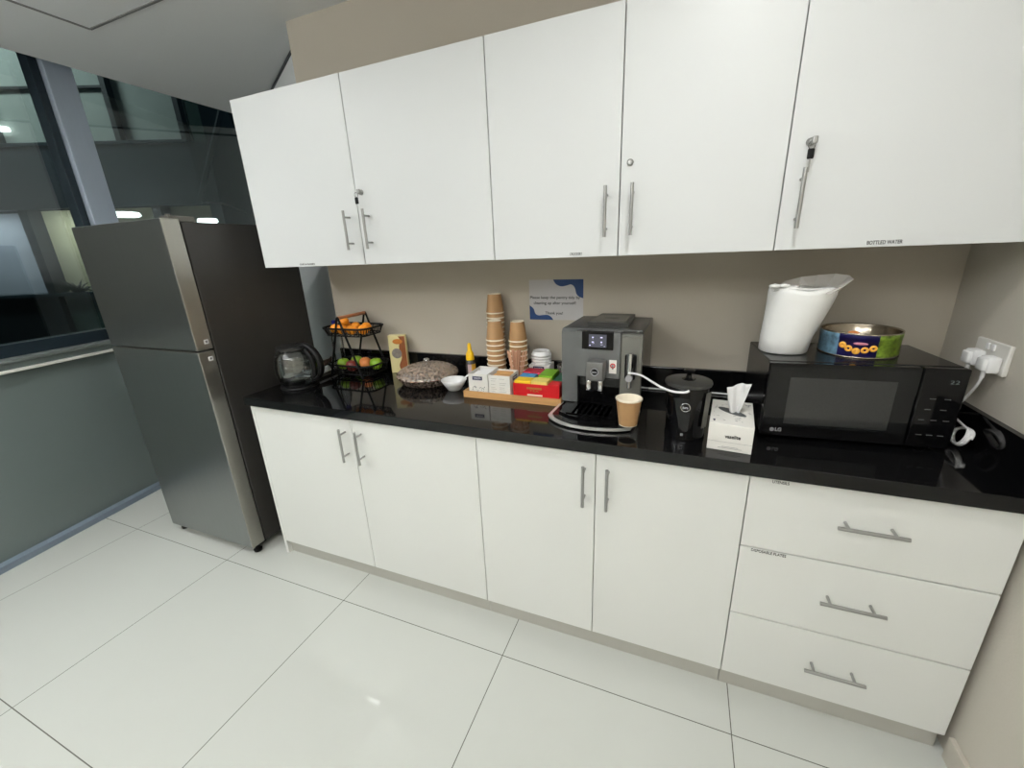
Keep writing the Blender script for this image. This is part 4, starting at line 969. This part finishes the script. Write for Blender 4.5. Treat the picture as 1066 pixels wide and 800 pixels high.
def fruit(kind, x, y, z, r, lab, cat, m, grp):
    t = thing(kind, lab, cat, (BXc+x, BYc+y, CT+z), random.uniform(0, 6), grp)
    bm = bmesh.new()
    if 'apple' in kind:
        lathe(bm, [(0.001, -0.82*r), (0.3*r, -0.88*r), (0.7*r, -0.68*r), (0.98*r, -0.1*r), (0.97*r, 0.3*r), (0.75*r, 0.72*r), (0.4*r, 0.86*r), (0.12*r, 0.74*r), (0.001, 0.66*r)], 22)
        bm2 = bmesh.new(); tube(bm2, [(0, 0, 0.64*r), (0.1*r, 0, 0.95*r), (0.2*r, 0, 1.12*r)], 0.0012, 6); obj('stem', bm2, M['stem'], t)
    else:
        sphere(bm, (0, 0, 0), r, 1, 1, 0.94, 22, 14)
        bm2 = bmesh.new(); lathe(bm2, [(0.001, 0.955*r), (0.0035, 0.945*r), (0.004, 0.91*r)], 8); obj('stem_scar', bm2, M['stem'], t)
    obj('fruit_flesh', bm, m, t, smooth=True)
pos = {'at the left end': (-0.095, -0.03), 'second from the left at the front': (-0.035, -0.045), 'third from the left at the front': (0.028, -0.045), 'at the right end': (0.092, -0.03), 'at the back left': (-0.085, 0.042), 'at the back middle': (-0.02, 0.04), 'at the back right': (0.05, 0.042)}
for k_, (x_, y_) in pos.items(): fruit('orange', x_, y_, 0.2500, 0.0265, 'orange in the upper tray of the basket, '+k_, 'orange', M['orange'], 'oranges in the upper tray')
fruit('orange', -0.055, 0.0, 0.284, 0.024, 'orange lying on top of the others in the upper tray', 'orange', M['orange'], 'oranges in the upper tray')
fruit('green_apple', -0.090, -0.02, 0.054, 0.033, 'green apple at the left end of the lower basket tray', 'apple', M['apple'], 'apples in the lower tray')
fruit('green_apple', -0.055, 0.045, 0.055, 0.032, 'green apple at the back of the lower basket tray', 'apple', M['apple'], 'apples in the lower tray')
fruit('green_apple', 0.098, 0.02, 0.055, 0.034, 'green apple at the right end of the lower basket tray', 'apple', M['apple'], 'apples in the lower tray')
fruit('red_apple', -0.018, -0.035, 0.052, 0.032, 'dark red apple at the front of the lower basket tray', 'apple', M['redapple'], 'apples in the lower tray')
fruit('peach', 0.022, 0.025, 0.055, 0.033, 'orange brown peach in the middle of the lower basket tray', 'peach', M['peach'], None)
# water bottle with blue cap behind
t = thing('water_bottle', 'clear plastic water bottle with blue cap behind the fruit basket', 'bottle', (-2.668, -0.060, CT))
bm = bmesh.new(); lathe(bm, [(0.001, 0.001), (0.028, 0.001), (0.031, 0.006), (0.031, 0.06), (0.029, 0.07), (0.031, 0.08), (0.031, 0.17), (0.024, 0.21), (0.0125, 0.236), (0.0125, 0.246)], 24); obj('bottle_body', bm, glass('clear plastic', (0.95, 0.97, 0.97, 1), 0.04, 0.05), t, smooth=True)
bm = bmesh.new(); lathe(bm, [(0.0145, 0.246), (0.015, 0.248), (0.0145, 0.270), (0.012, 0.272), (0.001, 0.272)], 20); obj('cap', bm, mat('blue cap', rgb(26, 30, 120), 0.4, noise=0.02), t, auto=0.6)
# white flat pack behind the kettle, banana on it
t = thing('napkin_pack', 'flat white pack lying between the kettle and the fruit basket', 'pack', (-2.662, -0.245, CT), 0.10)
bm = bmesh.new(); box(bm, -0.06, 0.055, -0.105, 0.10, 0.0005, 0.018, 0.004); obj('lower_layer', bm, M['grill'], t)
bm = bmesh.new(); box(bm, -0.058, 0.053, -0.103, 0.098, 0.0182, 0.030, 0.004); obj('upper_layer', bm, M['whitep'], t)
bm = bmesh.new(); pts = smoothpath([(-2.700, -0.285, 0.95), (-2.675, -0.24, 0.957), (-2.655, -0.20, 0.957), (-2.645, -0.165, 0.965), (-2.640, -0.150, 0.985)], 4)
tube(bm, pts, [0.006, 0.012, 0.015, 0.0165, 0.017, 0.0175, 0.0175, 0.0175, 0.017, 0.0165, 0.016, 0.015, 0.013, 0.010, 0.007, 0.005, 0.005][:len(pts)], 10)
tag(obj('banana', bm, M['brown'], smooth=True), 'dark brown overripe banana on the flat white pack', 'banana')

# ================================================================== KETTLE
t = thing('electric_kettle', 'glass kettle with black handle and base next to the fridge', 'kettle', (-2.606, -0.412, CT), 0.0); t.scale = (1.25, 1.25, 1.2)
bm = bmesh.new(); lathe(bm, [(0.001, 0.0), (0.070, 0.0), (0.072, 0.003), (0.070, 0.009), (0.060, 0.011), (0.001, 0.011)], 40); obj('power_base', bm, M['blkmat'], t, auto=0.7)
bm = bmesh.new(); lathe(bm, [(0.058, 0.0115), (0.066, 0.018), (0.0765, 0.055), (0.0775, 0.085), (0.072, 0.125), (0.060, 0.160), (0.0585, 0.160), (0.0705, 0.124), (0.0755, 0.085), (0.0745, 0.056), (0.063, 0.020), (0.001, 0.018)], 40); obj('glass_body', bm, glass('kettle glass', (0.86, 0.88, 0.88, 1), 0.07, 0.02), t, smooth=True)
bm = bmesh.new(); lathe(bm, [(0.001, 0.021), (0.062, 0.021), (0.0735, 0.056), (0.0745, 0.085), (0.0715, 0.105), (0.001, 0.105)], 36); obj('water', bm, glass('kettle water', (0.80, 0.82, 0.82, 1), 0.07, 0.02), t, smooth=True)
bm = bmesh.new(); lathe(bm, [(0.0585, 0.0112), (0.064, 0.013), (0.0665, 0.017), (0.065, 0.018)], 40); obj('steel_ring', bm, M['blk'], t, smooth=True)
bm = bmesh.new(); lathe(bm, [(0.058, 0.1605), (0.0625, 0.161), (0.062, 0.169), (0.054, 0.174), (0.02, 0.178), (0.001, 0.178)], 36); obj('lid', bm, mat('grey black lid', rgb(60, 60, 60), 0.2, 0.6, noise=0.03), t, auto=0.7)
bm = bmesh.new(); hp = smoothpath([(0.030, 0.000, 0.176), (0.062, 0.003, 0.178), (0.098, 0.005, 0.160), (0.122, 0.006, 0.120), (0.124, 0.006, 0.080), (0.108, 0.005, 0.048), (0.078, 0.004, 0.034)], 5)
tube(bm, hp, [0.008+0.006*min(1, i/8) if i < 20 else 0.014-0.004*(i-20)/11 for i in range(len(hp))], 12, flat=0.75)
tube(bm, smoothpath([(0.0615, 0.0, 0.160), (0.082, 0.003, 0.13), (0.088, 0.004, 0.09), (0.084, 0.003, 0.045)], 4), 0.0085, 8, flat=1.2); 
obj('handle', bm, M['blk'], t, smooth=True)
bm = bmesh.new(); prism(bm, [(-0.050, -0.018), (-0.050, 0.018), (-0.080, 0.0)], 0.145, 0.162); obj('spout', bm, M['blk'], t)
